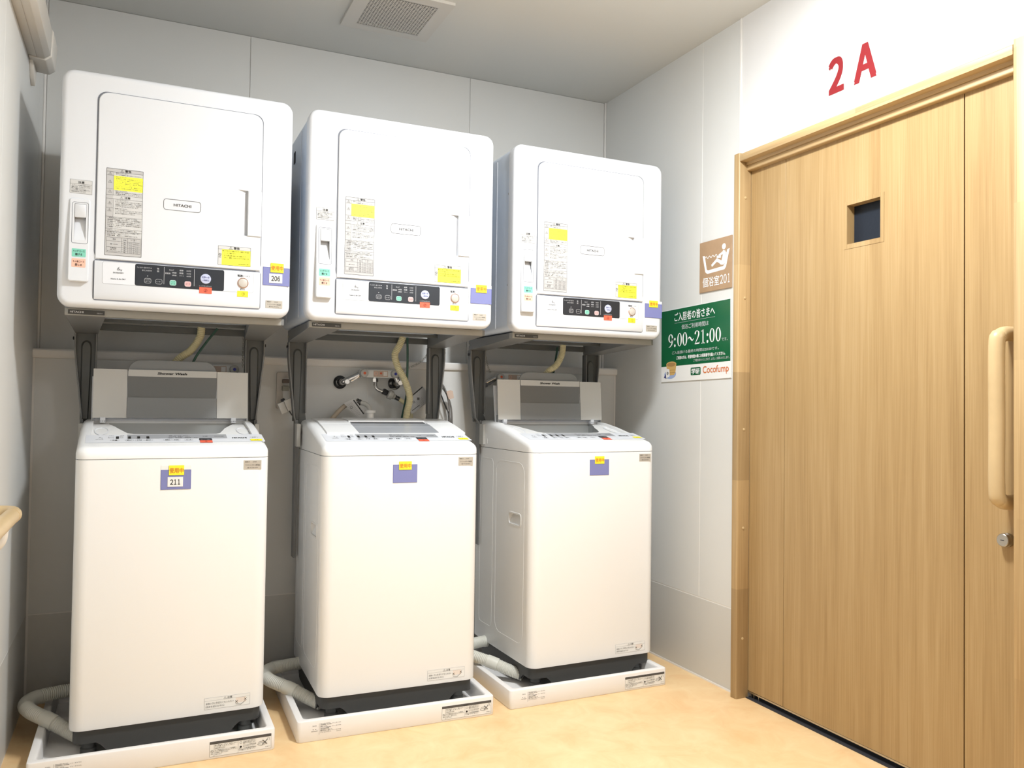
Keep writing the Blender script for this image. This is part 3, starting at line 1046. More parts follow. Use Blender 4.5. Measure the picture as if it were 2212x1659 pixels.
pr.text('kg', 0.156, 0.1070, 0.0060, INKG, w=0.0065, shear=0.2)
pr.text('DE-N60WV', 0.1400, 0.0995, 0.0042, INK, w=0.027, shear=0.1, bold=0.02, res=1)
pr.text('Heater & Air DRY', 0.1345, 0.0820, 0.0042, INK, w=0.038, shear=0.2, bold=0.02, res=1)
pr.text('電源', 0.4770, 0.1155, 0.0068, INK, w=0.0145, bold=0.02, res=1)
pr.text('（オートオフ）', 0.4915, 0.1160, 0.0050, INK, w=0.0215, bold=0.01, res=1)
pr.text('切/入', 0.4855, 0.0755, 0.0062, INK, w=0.014, bold=0.02, res=1)
for s, x, z, h, w in (('フィルター目づまり', 0.2010, 0.1195, 0.0045, 0.0345), ('あと10分', 0.2150, 0.1118, 0.0045, 0.021), ('強', 0.2545, 0.1195, 0.0048, 0.0055), ('弱', 0.2545, 0.1118, 0.0048, 0.0055),
                      ('仕上げ', 0.2870, 0.1185, 0.0045, 0.013), ('風乾燥', 0.2765, 0.1080, 0.0048, 0.014), ('1時間', 0.2945, 0.1110, 0.0042, 0.012), ('2時間', 0.2945, 0.1035, 0.0042, 0.012),
                      ('標準', 0.3150, 0.1190, 0.0048, 0.0105), ('除菌', 0.3150, 0.1110, 0.0048, 0.0105), ('デリケート', 0.3150, 0.1035, 0.0044, 0.0115), ('15分', 0.3345, 0.1190, 0.0045, 0.012), ('30分', 0.3345, 0.1110, 0.0045, 0.012), ('60分', 0.3345, 0.1035, 0.0045, 0.012),
                      ('しっかり仕上がります', 0.3700, 0.0790, 0.0030, 0.034)):
    pr.text(s, x, z, h, INKL, w=w, e=0.0009, res=1, bold=0.01)
for x, z in ((0.2385, 0.1218), (0.2385, 0.1140), (0.2300, 0.0985)):
    pr.disc(x, z, 0.0013, INKL, 0.0009, 10)
for x in (0.2735, 0.3555):
    pr.line(x, 0.078, x, 0.128, 0.0008, INKL, 0.0009)
pr.line(0.3100, 0.088, 0.3100, 0.126, 0.0003, INKG, 0.0009)
pr.done(cpan, {BLACKP: 'display_panel', PANELW: 'panel_film'}, 'panel_print')


def button(name, x, z, w, h, m, txts, ink, ring=None, rnd=0.005):
    b = build(name, slab(x - w / 2, x + w / 2, z - h / 2, z + h / 2, rnd, [(PF, 0), (PF - 0.0012, 0), (PF - 0.0018, 0.0006)], 5), m, dryer)
    q = Print(lambda u, v, e: (u, PF - 0.0018 - e, v))
    if ring:
        q.loop(rrect(x - w / 2 + .0006, x + w / 2 - .0006, z - h / 2 + .0006, z + h / 2 - .0006, rnd - 0.0006, 4), 0.0007, ring, 0.0002)
    n = len(txts)
    for i, s in enumerate(txts):
        hh = 0.0042
        q.text(s, x, z - hh / 2 + (0.0028 if i == 0 else -0.0028) * (n > 1), hh, ink, w=w * 0.68, e=0.0003, align='c', res=1, bold=0.01)
    q.done(b, {}, 'button_print')
    return b


button('mode_button', 0.2304, 0.0848, 0.0185, 0.0150, BLACKP, ['ふんわり', 'ガード'], INKL, INKL)
button('heater_button', 0.2600, 0.0842, 0.0185, 0.0150, BLACKP, ['ヒーター'], INKL, INKL)
button('hatch_course_button', 0.2978, 0.0835, 0.0180, 0.0158, MINT, ['ハッチ', 'コース'], INK, INKL)
button('course_button', 0.3382, 0.0832, 0.0180, 0.0158, PINKB, ['コース'], INK, INKL)
b = build('start_button', MB().lathe((0.3872, PF, 0.1018), (0, -1, 0), [(0, 0.0148), (0.002, 0.0148), (0.003, 0.0136), (0.0032, 0.001)]), LILAC, dryer)
q = Print(lambda u, v, e: (u, PF - 0.0032 - e, v))
q.text('スタート', 0.3872, 0.1030, 0.0062, INDIGO, w=0.021, align='c', bold=0.03, res=1)
q.text('一時停止', 0.3872, 0.0945, 0.0052, INDIGO, w=0.020, align='c', bold=0.01, res=1)
q.done(b, {}, 'button_print')
b = build('power_button', MB().lathe((0.4932, PF, 0.0975), (0, -1, 0), [(0, 0.0160), (0.002, 0.0160), (0.003, 0.0145), (0.001, 0.0140)]), COPPER, dryer)
build('button_cap', MB().lathe((0.4932, PF, 0.0975), (0, -1, 0), [(0.0005, 0.0132), (0.003, 0.0132), (0.004, 0.011), (0.0042, 0.001)]), BEIGEB, b)
s1 = build('red_sticker', MB().box(0.3700, 0.4050, PF - 0.0010, PF + 0.001, 0.0588, 0.0768), REDP, dryer)
q = Print(lambda u, v, e: (u, PF - 0.0010 - e, v))
q.text('②', 0.3875, 0.0628, 0.0095, INK, align='c', res=2)
q.done(s1, {}, 'sticker_number')
s1 = build('yellow_sticker', MB().box(0.4772, 0.5086, PF - 0.0010, PF + 0.001, 0.0558, 0.0733), YELLOW, dryer)
q = Print(lambda u, v, e: (u, PF - 0.0010 - e, v))
q.text('①', 0.4945, 0.0598, 0.0095, INK, align='c', res=2)
q.done(s1, {}, 'sticker_number')

# latch cover on the left of the hatch door
lo = rrect(0.0268, 0.0782, 0.0690, 0.3030, 0.006, 4)
lhole = rrect(0.0398, 0.0688, 0.1850, 0.2880, (0.004, 0.004, 0.001, 0.001), 3)
LY = lambda z: -(0.004 + 0.012 * max(0, (0.303 - z)) / 0.234)
mb = MB()
inner = rrect(0.0288, 0.0762, 0.0710, 0.3010, 0.005, 4)
mb.add(*hole_plate(inner, lhole, lambda a, b: (a, LY(b), b)))
mb.rings([[(x, 0.001, z) for x, z in lo], [(x, LY(z) + 0.002, z) for x, z in lo], [(x, LY(z), z) for x, z in inner]], False, False)
ld = lambda z: LY(z) + 0.018 * min(1, max(0, (z - 0.185) / 0.065))
mb.rings([[(x, LY(z), z) for x, z in lhole], [(x, ld(z), z) for x, z in lhole]], False, False)
vs, fs = [], []
for k in range(12):
    z = 0.185 + (0.288 - 0.185) * k / 11
    vs += [(0.0398, ld(z), z), (0.0688, ld(z), z)]
for k in range(11):
    fs.append((2 * k, 2 * k + 1, 2 * k + 3, 2 * k + 2))
mb.add(vs, fs)
latch = build('latch_cover', mb, DRYW, dryer, angle=30)
pr = Print(lambda u, v, e: (u, LY(v) - e, v))
pr.loop(rrect(0.0342, 0.0742, 0.1760, 0.2922, 0.005, 4), 0.0011, GAPGREY, 0.0004)
pr.loop(rrect(0.0400, 0.0685, 0.2490, 0.2875, 0.0005, 1), 0.0006, INKG, 0.0004)
pr.done(latch, {}, 'latch_outline')
zb0, zb1 = 0.2500, 0.2870
mb = MB().rings([[(x, LY(z) + 0.012, z) for x, z in rrect(0.0405, 0.0682, zb0, zb1, 0.001, 2)], [(x, LY(z) - 0.0004, z) for x, z in rrect(0.0405, 0.0682, zb0, zb1, 0.001, 2)], [(x, LY(z) - 0.0012, z) for x, z in rrect(0.0415, 0.0672, zb0 + .001, zb1 - .001, 0.001, 2)]])
build('latch_slider', mb, DRYW, latch)
for nm, m, za, zb, t in (('course_sticker', MINT, 0.1375, 0.1605, ('ハッチコース', '開ける')), ('course_sticker', SALMON, 0.1083, 0.1330, ('その他コース', '閉じる'))):
    pr = Print(lambda u, v, e: (u, LY(v) - e, v))
    pr.rr(0.0358, 0.0705, za, zb, 0.002, m, 0.0004)
    pr.text(t[0], 0.0532, za + 0.0130, 0.0062, INK, w=0.029, align='c', res=1, bold=0.01)
    pr.text(t[1], 0.0532, za + 0.0035, 0.0066, INK, w=0.017, align='c', res=1, bold=0.02)
    pr.done(latch, {m: nm}, 'sticker_text')
# small caution print above the latch
pr = Print(lambda u, v, e: (u, -0.0004 - e, v))
pr.rect(0.0267, 0.0815, 0.3180, 0.3560, LPAPER, 0.0002)
pr.frame(0.0267, 0.0815, 0.3180, 0.3560, 0.0004, INKG, 0.0004)
pr.line(0.0267, 0.3445, 0.0815, 0.3445, 0.0004, INKG)
pr.text('注意', 0.0465, 0.3460, 0.0066, INK, w=0.016, bold=0.02, res=1)
for z, s, w in ((0.3385, 'ハッチコースは部屋の換気のために', 0.047), (0.3342, '運転します。その他のコースでは、', 0.047), (0.3300, '閉じて運転してください。', 0.036), (0.3257, 'ハッチを開いたままで運転すると、', 0.047), (0.3213, '乾燥時間が長くなります。', 0.036)):
    pr.text(s, 0.0305, z, 0.0032, INK, w=w, res=1, bold=0.01)
lab = build('caution_label', MB().box(0.0267, 0.0815, -0.0002, 0, 0.3180, 0.3560), LPAPER, dryer)
pr.done(lab, {}, 'fine_print')


def asset_tag(parent, x0, x1, z0, z1):
    t = build('asset_tag', MB().box(x0, x1, -0.0009, 0.001, z0, z1), SILVERT, parent)
    q = Print(lambda u, v, e: (u, -0.0009 - e, v))
    w, h = x1 - x0, z1 - z0
    q.text('RISE-Y', x0 + w * 0.08, z0 + h * 0.76, h * 0.13, INK, w=w * 0.25, res=1, bold=0.02)
    q.text('2009年3月', x0 + w * 0.50, z0 + h * 0.76, h * 0.13, INK, w=w * 0.22, res=1, bold=0.02)
    q.text('ファミリーレンタリース株式会社', x0 + w * 0.09, z0 + h * 0.40, h * 0.17, INK, w=w * 0.83, res=1, bold=0.01)
    q.text('☎ 052-000-0000', x0 + w * 0.2, z0 + h * 0.12, h * 0.14, INK, w=w * 0.6, res=1, bold=0.02)
    q.done(t, {}, 'tag_text')


asset_tag(dryer, 0.5610, 0.6107, 0.0275, 0.0506)
mb = MB()
for x in (0.06, DW - 0.06):
    for y in (0.08, DD - 0.07):
        mb = MB()
        mb.lathe((x, y, 0.0045), (0, 0, -1), [(0, 0.016), (0.0048, 0.015)], 16)
        build('foot', mb, DARK, dryer)

dup(dryer, (0.7963, -0.7013, 1.2861), -0.0006, 'white tumble dryer in the middle of the row')
dup(dryer, (1.5196, -0.6764, 1.2861), 0.0117, 'white tumble dryer nearest the green hours poster')

# ------------------------------------------------------------ dryer stands


def stand(loc, rz, lx, label):
    """frame of a dryer: origin on the dryer's lower front left corner"""
    t = empty('dryer_stand', loc, label, 'stand', 'grey stands under the dryers', rz)
    Z = 0.0
    fy = 0.040
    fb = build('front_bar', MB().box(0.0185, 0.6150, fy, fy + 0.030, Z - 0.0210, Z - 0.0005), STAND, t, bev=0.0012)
    pl = build('name_plate', MB().box(0.0270, 0.1200, fy - 0.0016, fy, Z - 0.0178, Z - 0.0052), STAND2, fb)
    q = Print(lambda u, v, e: (u, fy - 0.0017 - e, v))
    q.rect(0.0275, 0.1195, Z - 0.0175, Z - 0.0055, PLINTH, 0.0001)
    q.text('HITACHI', 0.0320, Z - 0.0142, 0.0056, INKL, w=0.034, bold=0.03)
    q.text('DES-P10', 0.1005, Z - 0.0148, 0.0035, INKL, w=0.014, res=1)
    q.done(pl, {PLINTH: 'plate_face'}, 'plate_text')
    W = DW
    for sgn in (1, -1):
        X = (lambda x: x) if sgn == 1 else (lambda x: 2 * 0.3215 - x)
        # tapered folded arm
        pts = []
        for (y, xa, xb, zt, zb) in ((fy + 0.002, 0.0190, 0.1230, -0.0010, -0.0205), (0.46, 0.0215, 0.0890, -0.0010, -0.0430)):
            pts.append([(X(xa), y, Z + zb), (X(xb), y, Z + zb), (X(xb), y, Z + zt), (X(xa), y, Z + zt)])
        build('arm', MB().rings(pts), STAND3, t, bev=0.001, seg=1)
        # upright: flat web, folded edges, pressed rib, then a narrow leg beside the washer
        out = [(0.0205, -0.043), (0.0205, -0.090), (0.0250, -0.140), (0.0350, -0.230), (0.0440, -0.315), (lx - 0.0120, -0.340)]
        ix = 0.0875
        web = [(X(x), Z + z) for x, z in out] + [(X(lx + 0.030), Z - 0.345), (X(ix), Z - 0.300), (X(ix), Z - 0.043)]
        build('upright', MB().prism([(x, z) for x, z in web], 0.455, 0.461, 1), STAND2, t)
        mb = MB()
        v0, v1 = [], []
        for x, z in out:
            v0.append([(X(x), 0.436, Z + z), (X(x + 0.005), 0.436, Z + z), (X(x + 0.005), 0.470, Z + z), (X(x), 0.470, Z + z)])
        mb.rings(v0)
        mb.rings([[(X(ix - 0.004), 0.436, Z + z), (X(ix), 0.436, Z + z), (X(ix), 0.470, Z + z), (X(ix - 0.004), 0.470, Z + z)] for z in (-0.043, -0.300)])
        build('upright_flange', mb, STAND3, t, bev=0.0008, seg=1)
        ro = [(X(a), Z + b) for a, b in [(0.0410, -0.330), (0.0660, -0.330), (0.0720, -0.130)] + [(0.0560 + 0.016 * cos(k * pi / 8), -0.085 + 0.020 * sin(k * pi / 8)) for k in range(9)] + [(0.0400, -0.130)]]
        ri = [((x - X(0.0560)) * 0.72 + X(0.0560), (z - (Z - 0.2)) * 0.95 + Z - 0.2) for x, z in ro]
        build('pressed_rib', MB().rings([[(x, 0.4552, z) for x, z in ro], [(x, 0.4500, z) for x, z in ri]]), STAND2, t)
        build('leg', MB().box(min(X(lx - 0.0135), X(lx - 0.0030)), max(X(lx - 0.0135), X(lx - 0.0030)), 0.436, 0.475, -0.823, Z - 0.325), STAND3, t, bev=0.001, seg=1)
        build('clamp', MB().box(min(X(lx - 0.0150), X(lx - 0.0012)), max(X(lx - 0.0150), X(lx - 0.0012)), 0.395, 0.434, -0.420, -0.338), KNOB, t, bev=0.0015, seg=1)
        build('bolt', MB().lathe((X(0.0205), 0.452, Z - 0.060), (-sgn, 0, 0), [(0, 0.006), (0.004, 0.006), (0.005, 0.004)], 6), DARK, t)
        build('bolt', MB().lathe((X(0.0215), 0.452, Z - 0.022), (-sgn, 0, 0), [(0, 0.004), (0.002, 0.004)], 6), STEEL, t)
    build('rear_bar', MB().box(0.0890, 0.5540, 0.445, 0.460, Z - 0.030, Z - 0.008), STAND2, t, bev=0.001, seg=1)
    build('rear_bar', MB().box(0.0890, 0.5540, 0.30, 0.312, Z - 0.014, Z - 0.004), STAND2, t, bev=0.001, seg=1)
    return t


stand((0.1117, -0.7101, 1.2861), 0.0012, 0.0557, 'grey steel dryer stand nearest the left wall')
stand((0.7963, -0.7013, 1.2861), -0.0006, 0.0635, 'grey steel dryer stand in the middle of the row')
stand((1.5196, -0.6764, 1.2861), 0.0117, 0.0772, 'grey steel dryer stand nearest the right wall')

# ------------------------------------------------------------ washing machines
WW, WD, ZS, ZB = 0.5297, 0.52, 0.8555, 0.0960
PR = [(-0.1, 0.866), (0, 0.886), (0.022, 0.892), (0.06, 0.900), (0.14, 0.918), (0.24, 0.940), (0.33, 0.955), (0.40, 0.9605), (0.45, 0.962), (0.6, 0.962)]


def S(y):
    for (a, b), (c, d) in zip(PR, PR[1:]):
        if y <= c:
            t = (y - a) / (c - a)
            return b + (d - b) * t
    return PR[-1][1]


R0 = 0.036
ROWS = []
na = 6
for i in range(na + 1):
    ROWS.append(('f', i / na * pi / 2))
side_y = [0.05, 0.07, 0.10, 0.125, 0.149, 0.152, 0.160, 0.194, 0.198, 0.209, 0.24, 0.276, 0.30, 0.325, 0.345, 0.38, 0.385, 0.41, 0.44, 0.455]
for y in side_y:
    ROWS.append(('s', y))
for i in range(na + 1):
    ROWS.append(('b', i / na * pi / 2))


def ring_w(d, zf, extra=0.0):
    L, Rr = [], []
    for k, a in ROWS:
        q = R0 - d
        if k == 'f':
            x, y = R0 - q * sin(a), R0 - q * cos(a)
        elif k == 's':
            x, y = d, a
        else:
            x, y = R0 - q * cos(a), WD - R0 + q * sin(a)
        L.append((x - extra, y, zf(y)))
        Rr.append((WW - x + extra, y, zf(y)))
    return L, Rr


def ringpts(LR):
    return LR[0] + LR[1][::-1]


def make_washer(loc, rz, label, open_lid):
    w = empty('washing_machine', loc, label, 'washing machine', 'wall row of washing machines', rz)
    # cabinet (side faces carry a recessed grip)
    rs = [ringpts(ring_w(0.006, lambda y: ZB)), ringpts(ring_w(0.0012, lambda y: ZB + 0.001)), ringpts(ring_w(0, lambda y: ZB + 0.006)),
          ringpts(ring_w(0, lambda y: ZS - 0.0008)), ringpts(ring_w(0.002, lambda y: ZS))]
    mb = MB()
    n = len(rs[0])
    vs = [p for r in rs for p in r]
    i0 = na + 1
    i1 = na + len(side_y)
    fs = []
    for k in range(4):
        for i in range(n):
            j = (i + 1) % n
            if k == 2 and (i0 <= i < i1):
                continue
            if k == 2 and (n - 1 - i1 <= i < n - 1 - i0):
                continue
            fs.append((k * n + i, k * n + j, (k + 1) * n + j, (k + 1) * n + i))
    mb.add(vs, fs)
    ya, yb = side_y[0], side_y[-1]
    h0, h1, g0, g1 = 0.088, 0.184, 0.588, 0.626
    hole = rrect(h0, h1, g0, g1, 0.010, 4)
    outer = [(ya, ZB + 0.006), (yb, ZB + 0.006), (yb, ZS - 0.0008), (ya, ZS - 0.0008)]
    for sx in (0, 1):
        X = (lambda d: d) if sx == 0 else (lambda d: WW - d)
        mb.add(*hole_plate(outer, hole, lambda a, b: (X(0), a, b)))
        dz = lambda z: 0.002 + 0.020 * (z - g0) / (g1 - g0)
        mb.rings([[(X(0), y, z) for y, z in hole], [(X(dz(z)), y, z) for y, z in hole]], False, True)
    build('cabinet', mb, WHITE, w, angle=32)
    pr = MB()
    pr.rings([[(-0.0012, y, z) for y, z in rrect(h0 - 0.005, h1 + 0.005, g0 - 0.005, g1 + 0.005, 0.013, 4)],
              [(-0.0012, y, z) for y, z in rrect(h0, h1, g0, g1, 0.010, 4)], [(0.001, y, z) for y, z in rrect(h0, h1, g0, g1, 0.010, 4)]], False, False)
    pr.rings([[(0.0002, y, z) for y, z in rrect(h0 - 0.0062, h1 + 0.0062, g0 - 0.0062, g1 + 0.0062, 0.0142, 4)],
              [(-0.0012, y, z) for y, z in rrect(h0 - 0.005, h1 + 0.005, g0 - 0.005, g1 + 0.005, 0.013, 4)]], False, False)
    build('grip_rim', pr, WHITE2, w)
    # pressed side contour
    mb = MB()
    for (a, b, c, d) in ((0.060, 0.300, 0.165, 0.815), (0.330, 0.450, 0.165, 0.815)):
        loop = rrect(a, b, c, d, 0.045 if a < 0.1 else 0.02, 6)
        mb.tube([(0.0004, y, z) for y, z in loop], 0.0010, 6, closed=True)
    build('side_rib', mb, WHITE, w)
    build('seam', MB().rings([ringpts(ring_w(0.003, lambda y: ZS - 0.001)), ringpts(ring_w(0.003, lambda y: ZS + 0.0014))]), GAPGREY, w)
    # plinth with cut-away corners
    def pb(x, y):
        # bottom height by distance from nearest corner
        dx = min(x, WW - x)
        dy = min(y, WD - y)
        d = dx + dy
        if d < 0.085:
            return 0.058
        if d < 0.108:
            return 0.058 - (d - 0.085) / 0.023 * 0.026
        return 0.031
    P = []
    nx = 44
    base = ringpts(ring_w(0.010, lambda y: 0))
    dense = []
    for i in range(len(base)):
        a, b = Vector(base[i]), Vector(base[(i + 1) % len(base)])
        L = (b - a).length
        m = max(1, int(L / 0.0115))
        for k in range(m):
            dense.append(a.lerp(b, k / m))
    rs = [[(p.x, p.y, ZB + 0.0005) for p in dense], [(p.x, p.y, pb(p.x, p.y)) for p in dense]]
    cx, cy = WW / 2, WD / 2
    rs.append([(cx + (p.x - cx) * 0.95, cy + (p.y - cy) * 0.95, pb(p.x, p.y)) for p in dense])
    rs.append([(cx + (p.x - cx) * 0.94, cy + (p.y - cy) * 0.94, ZB - 0.02) for p in dense])
    build('plinth', MB().rings(rs), PLINTH, w, angle=40)
    for fx in (0.050, WW - 0.050):
        for fy_ in (0.052, WD - 0.055):
            ft = build('foot', MB().lathe((fx, fy_, 0.0125), (0, 0, 1), [(0, 0.021), (0.020, 0.021), (0.024, 0.018), (0.062, 0.018)], 16), PLINTH if fx < 0.2 else STAND2, w)
    # top cover
    Rr = 0.022
    rs = [ringpts(ring_w(0.0025, lambda y: ZS + 0.0010)), ringpts(ring_w(0, lambda y: ZS + 0.0025)), ringpts(ring_w(0, lambda y: S(y) - Rr))]
    for a in (18, 36, 54, 72, 90):
        d = Rr * (1 - cos(radians(a)))
        rs.append(ringpts(ring_w(d, lambda y, a=a: S(y) - Rr + Rr * sin(radians(a)))))
    mb = MB().rings(rs, False, False)
    L, Rt = ring_w(Rr, S)
    hole_rows = {}
    if open_lid:
        for j, p in enumerate(L):
            if 0.151 < p[1] < 0.384:
                hole_rows[j] = (0.034, 0.497)
    for j in range(len(L) - 1):
        a, b, c, d = L[j], Rt[j], Rt[j + 1], L[j + 1]
        if j in hole_rows and j + 1 in hole_rows:
            for (u0, u1) in ((None, 0), (1, None)):
                def X(row, side, p, qv):
                    return p if side is None else (hole_rows[row][side], p[1], p[2])
                mb.add([X(j, u0, a, 0), X(j, u1, b, 0), X(j + 1, u1, c, 0), X(j + 1, u0, d, 0)], [(0, 1, 2, 3)])
        else:
            mb.add([a, b, c, d], [(0, 1, 2, 3)])
    build('top_cover', mb, WHITE, w, angle=28)
    fn = lambda u, v, e: (u, v, S(v) + e)
    if open_lid:
        js = sorted(hole_rows)
        ys = [L[j][1] for j in js]
        # well: skirt, shelf with curved tub opening, tub wall
        skirt = MB()
        per = [(0.034, y) for y in ys] + [(0.497, y) for y in ys[::-1]]
        lo_ = 0.010
        skirt.rings([[(x, y, S(y)) for x, y in per], [(x, y, S(y) - lo_) for x, y in per]], False, False)
        hx = {}
        tub_pts = [(0.194, 0.200, 0.350), (0.198, 0.150, 0.392), (0.209, 0.132, 0.405), (0.24, 0.118, 0.416), (0.276, 0.105, 0.426), (0.30, 0.098, 0.437), (0.325, 0.088, 0.448), (0.345, 0.080, 0.457), (0.38, 0.078, 0.459)]
        for y, x0, x1 in tub_pts:
            hx[round(y, 3)] = (x0, x1)
        for a, b in zip(ys, ys[1:]):
            ha, hb = hx.get(round(a, 3)), hx.get(round(b, 3))
            z0, z1 = S(a) - lo_, S(b) - lo_
            if ha and hb:
                skirt.add([(0.034, a, z0), (ha[0], a, z0), (hb[0], b, z1), (0.034, b, z1)], [(0, 1, 2, 3)])
                skirt.add([(ha[1], a, z0), (0.497, a, z0), (0.497, b, z1), (hb[1], b, z1)], [(0, 1, 2, 3)])
            else:
                skirt.add([(0.034, a, z0), (0.497, a, z0), (0.497, b, z1), (0.034, b, z1)], [(0, 1, 2, 3)])
        build('well', skirt, WHITE2, w, angle=28)
        tp = [(x0, y) for y, x0, x1 in tub_pts] + [(x1, y) for y, x0, x1 in tub_pts[::-1]]
        tb = MB().rings([[(x, y, S(y) - lo_) for x, y in tp], [(x, y, S(y) - lo_ - 0.006) for x, y in tp], [(x, y, 0.80) for x, y in tp]], False, True)
        build('tub', tb, TUB, w)
        # dispenser cups
        for cx_ in (0.060, 0.478):
            mbp = MB()
            rings_ = []
            for rr_, dz_ in ((1.0, 0.0012), (0.9, 0.0014), (0.84, -0.006), (0.4, -0.010)):
                rings_.append([(cx_ + 0.020 * rr_ * cos(t), 0.235 + 0.050 * rr_ * sin(t), S(0.235 + 0.050 * rr_ * sin(t)) - lo_ + dz_ + 0.0) for t in [2 * pi * k / 20 for k in range(20)]])
            mbp.rings(rings_, False, True)
            build('dispenser_cup', mbp, PANELW, w)
        # back deck hinge strip
        build('hinge_bar', MB().box(0.085, 0.450, 0.384, 0.392, 0.944, 0.972), LIDG, w)
        for hxx in (0.060, 0.462):
            hg = build('hinge', MB().box(hxx - 0.008, hxx + 0.008, 0.352, 0.372, S(0.36) - 0.006, S(0.36) + 0.012), PANELW, w, bev=0.001, seg=1)
            dm = MB()
            for k in (-0.005, 0, 0.005):
                dm.box(hxx + k - 0.001, hxx + k + 0.001, 0.3512, 0.3522, S(0.36) - 0.002, S(0.36) + 0.001)
            build('hinge_slot', dm, GAPGREY, hg)
        # lifted bifold lid
        tilt = radians(5.0)
        yb_, zb_ = 0.360, 0.9660

        def LF(u, v, e):
            return (u, yb_ + v * sin(tilt) - e * cos(tilt), zb_ + v * cos(tilt) + e * sin(tilt))

        def leaf(x0, x1, v0, v1, e0, e1, m, name, r=0.0008, n=2, par=None):
            mb = MB().rings([[LF(u, v, e0) for u, v in rrect(x0, x1, v0, v1, r, n)], [LF(u, v, e1) for u, v in rrect(x0, x1, v0, v1, r, n)]])
            return build(name, mb, m, par or w, bev=0.0008 if par is None else 0, seg=1)
        lid = leaf(0.0335, 0.5080, 0.0, 0.156, -0.0085, 0.0, PANELW, 'lid')
        leaf(0.0300, 0.1290, 0.001, 0.1600, 0.0, 0.006, FLAP, 'lid_flap', par=lid)
        leaf(0.4075, 0.5085, 0.001, 0.1590, 0.0, 0.006, FLAP, 'lid_flap', par=lid)
        leaf(0.1300, 0.4065, 0.001, 0.0680, 0.0, 0.006, LIDG, 'lower_band', par=lid)
        # concave window between the bands
        vs, fs = [], []
        nk = 10
        for k in range(nk + 1):
            v = 0.0680 + (0.139 - 0.068) * k / nk
            e = 0.006 - 0.006 * sin(pi * (0.5 + 0.5 * k / nk)) - 0.001 * 0
            e = 0.001 + 0.005 * (k / nk) ** 2
            vs += [LF(0.1310, v, e), LF(0.4055, v, e)]
        for k in range(nk):
            fs.append((2 * k, 2 * k + 1, 2 * k + 3, 2 * k + 2))
        build('lid_window', MB().add(vs, fs), LIDG2, lid)
        leaf(0.1320, 0.4055, 0.1380, 0.1600, 0.0, 0.0065, FLAP, 'title_strip', par=lid)
        mbk = MB().rings([[LF(u, v, -0.010) for u, v in rrect(0.131, 0.4065, 0.10, 0.194, (0.001, 0.001, 0.04, 0.04), 8)], [LF(u, v, -0.004) for u, v in rrect(0.131, 0.4065, 0.10, 0.194, (0.001, 0.001, 0.04, 0.04), 8)]])
        build('rear_window', mbk, LIDG, lid, bev=0.001, seg=1)
        # rear leaf folded behind
        def LB(u, v, e):
            return (u, yb_ + 0.020 + v * sin(tilt + 0.06) - e, zb_ - 0.008 + v * cos(tilt + 0.06))
        mb = MB().rings([[LB(u, v, 0.0) for u, v in rrect(0.0260, 0.5120, 0, 0.145, 0.001, 2)], [LB(u, v, 0.006) for u, v in rrect(0.0260, 0.5120, 0, 0.145, 0.001, 2)]])
        build('rear_leaf', mb, PANELW, lid)
        for hxx in (0.031, 0.505):
            build('hinge_arm', MB().box(hxx - 0.0015, hxx + 0.0015, 0.356, 0.372, 0.945, 0.985), LIDG, lid)
        q = Print(LF)
        q.text('Shower Wash', 0.2200, 0.1455, 0.0072, INK, w=0.090, e=0.0070, bold=0.05, shear=0.3)
        q.done(lid, {}, 'title_text')
    else:
        # closed lid following the curved top
        def sheet(name, x0, x1, y0, y1, e0, e1, m, par, nx0=None, nx1=None, ny=8):
            v = []
            for k in range(ny + 1):
                t = k / ny
                y = y0 + (y1 - y0) * t
                a = x0 if nx0 is None else x0 + (nx0 - x0) * t
                b = x1 if nx1 is None else x1 + (nx1 - x1) * t
                v.append([(a, y, S(y) + e0), (b, y, S(y) + e0), (b, y, S(y) + e1), (a, y, S(y) + e1)])
            return build(name, MB().rings(v), m, par, angle=25)
        lid = sheet('lid', 0.0400, 0.5310, 0.1500, 0.4450, -0.002, 0.0035, WHITE, w, ny=16)
        for (x0, x1, nm, m) in ((0.0400, 0.1475, 'lid_flap', WHITE), (0.4330, 0.5310, 'lid_flap', WHITE)):
            sheet(nm, x0 + 0.0005, x1 - 0.0005, 0.1500, 0.2840, 0.0030, 0.0055, m, lid)
            sheet(nm, x0 + 0.0005, x1 - 0.0005, 0.2870, 0.4440, 0.0030, 0.0055, m, lid)
        sheet('lid_window', 0.1485, 0.4320, 0.1500, 0.2300, 0.0030, 0.0045, GLASSG, lid)
        sheet('lid_window', 0.1485, 0.4320, 0.2310, 0.2880, 0.0030, 0.0050, GLASSG, lid)
        sheet('grip_slot', 0.1540, 0.4270, 0.2900, 0.3180, 0.0030, 0.0044, DARK, lid)
        q = [(0.1485, 0.4320, 0.3180), (0.1485, 0.4320, 0.4400)]
        sheet('lid_bow', 0.1485, 0.4320, 0.3180, 0.4400, 0.0030, 0.0085, WHITE, lid)
        # water inlet pieces on the back deck are a separate hose
    # ---- control strip along the front
    pp = Print(fn)
    pp.poly(rrect(0.0215, 0.5255, 0.0620, 0.1485, 0.006, 4)[:0] or [(0.024, 0.062), (0.523, 0.062), (0.5255, 0.066), (0.5255, 0.10), (0.0215, 0.10), (0.0215, 0.066)], PANELW, 0.0006)
    pp.rect(0.0215, 0.5255, 0.10, 0.14, PANELW, 0.0006, 2)
    pp.rect(0.0215, 0.5255, 0.14, 0.1485, PANELW, 0.0006, 1)
    pp.rect(0.1320, 0.4160, 0.1040, 0.14, STRIPG, 0.0010, 3)
    pp.rect(0.1320, 0.4160, 0.14, 0.1490, STRIPG, 0.0010, 1)
    for x in (0.1055, 0.1380, 0.1630, 0.1885):
        pp.rr(x - 0.0040, x + 0.0040, 0.1030, 0.1275, 0.0012, INK, 0.0014)
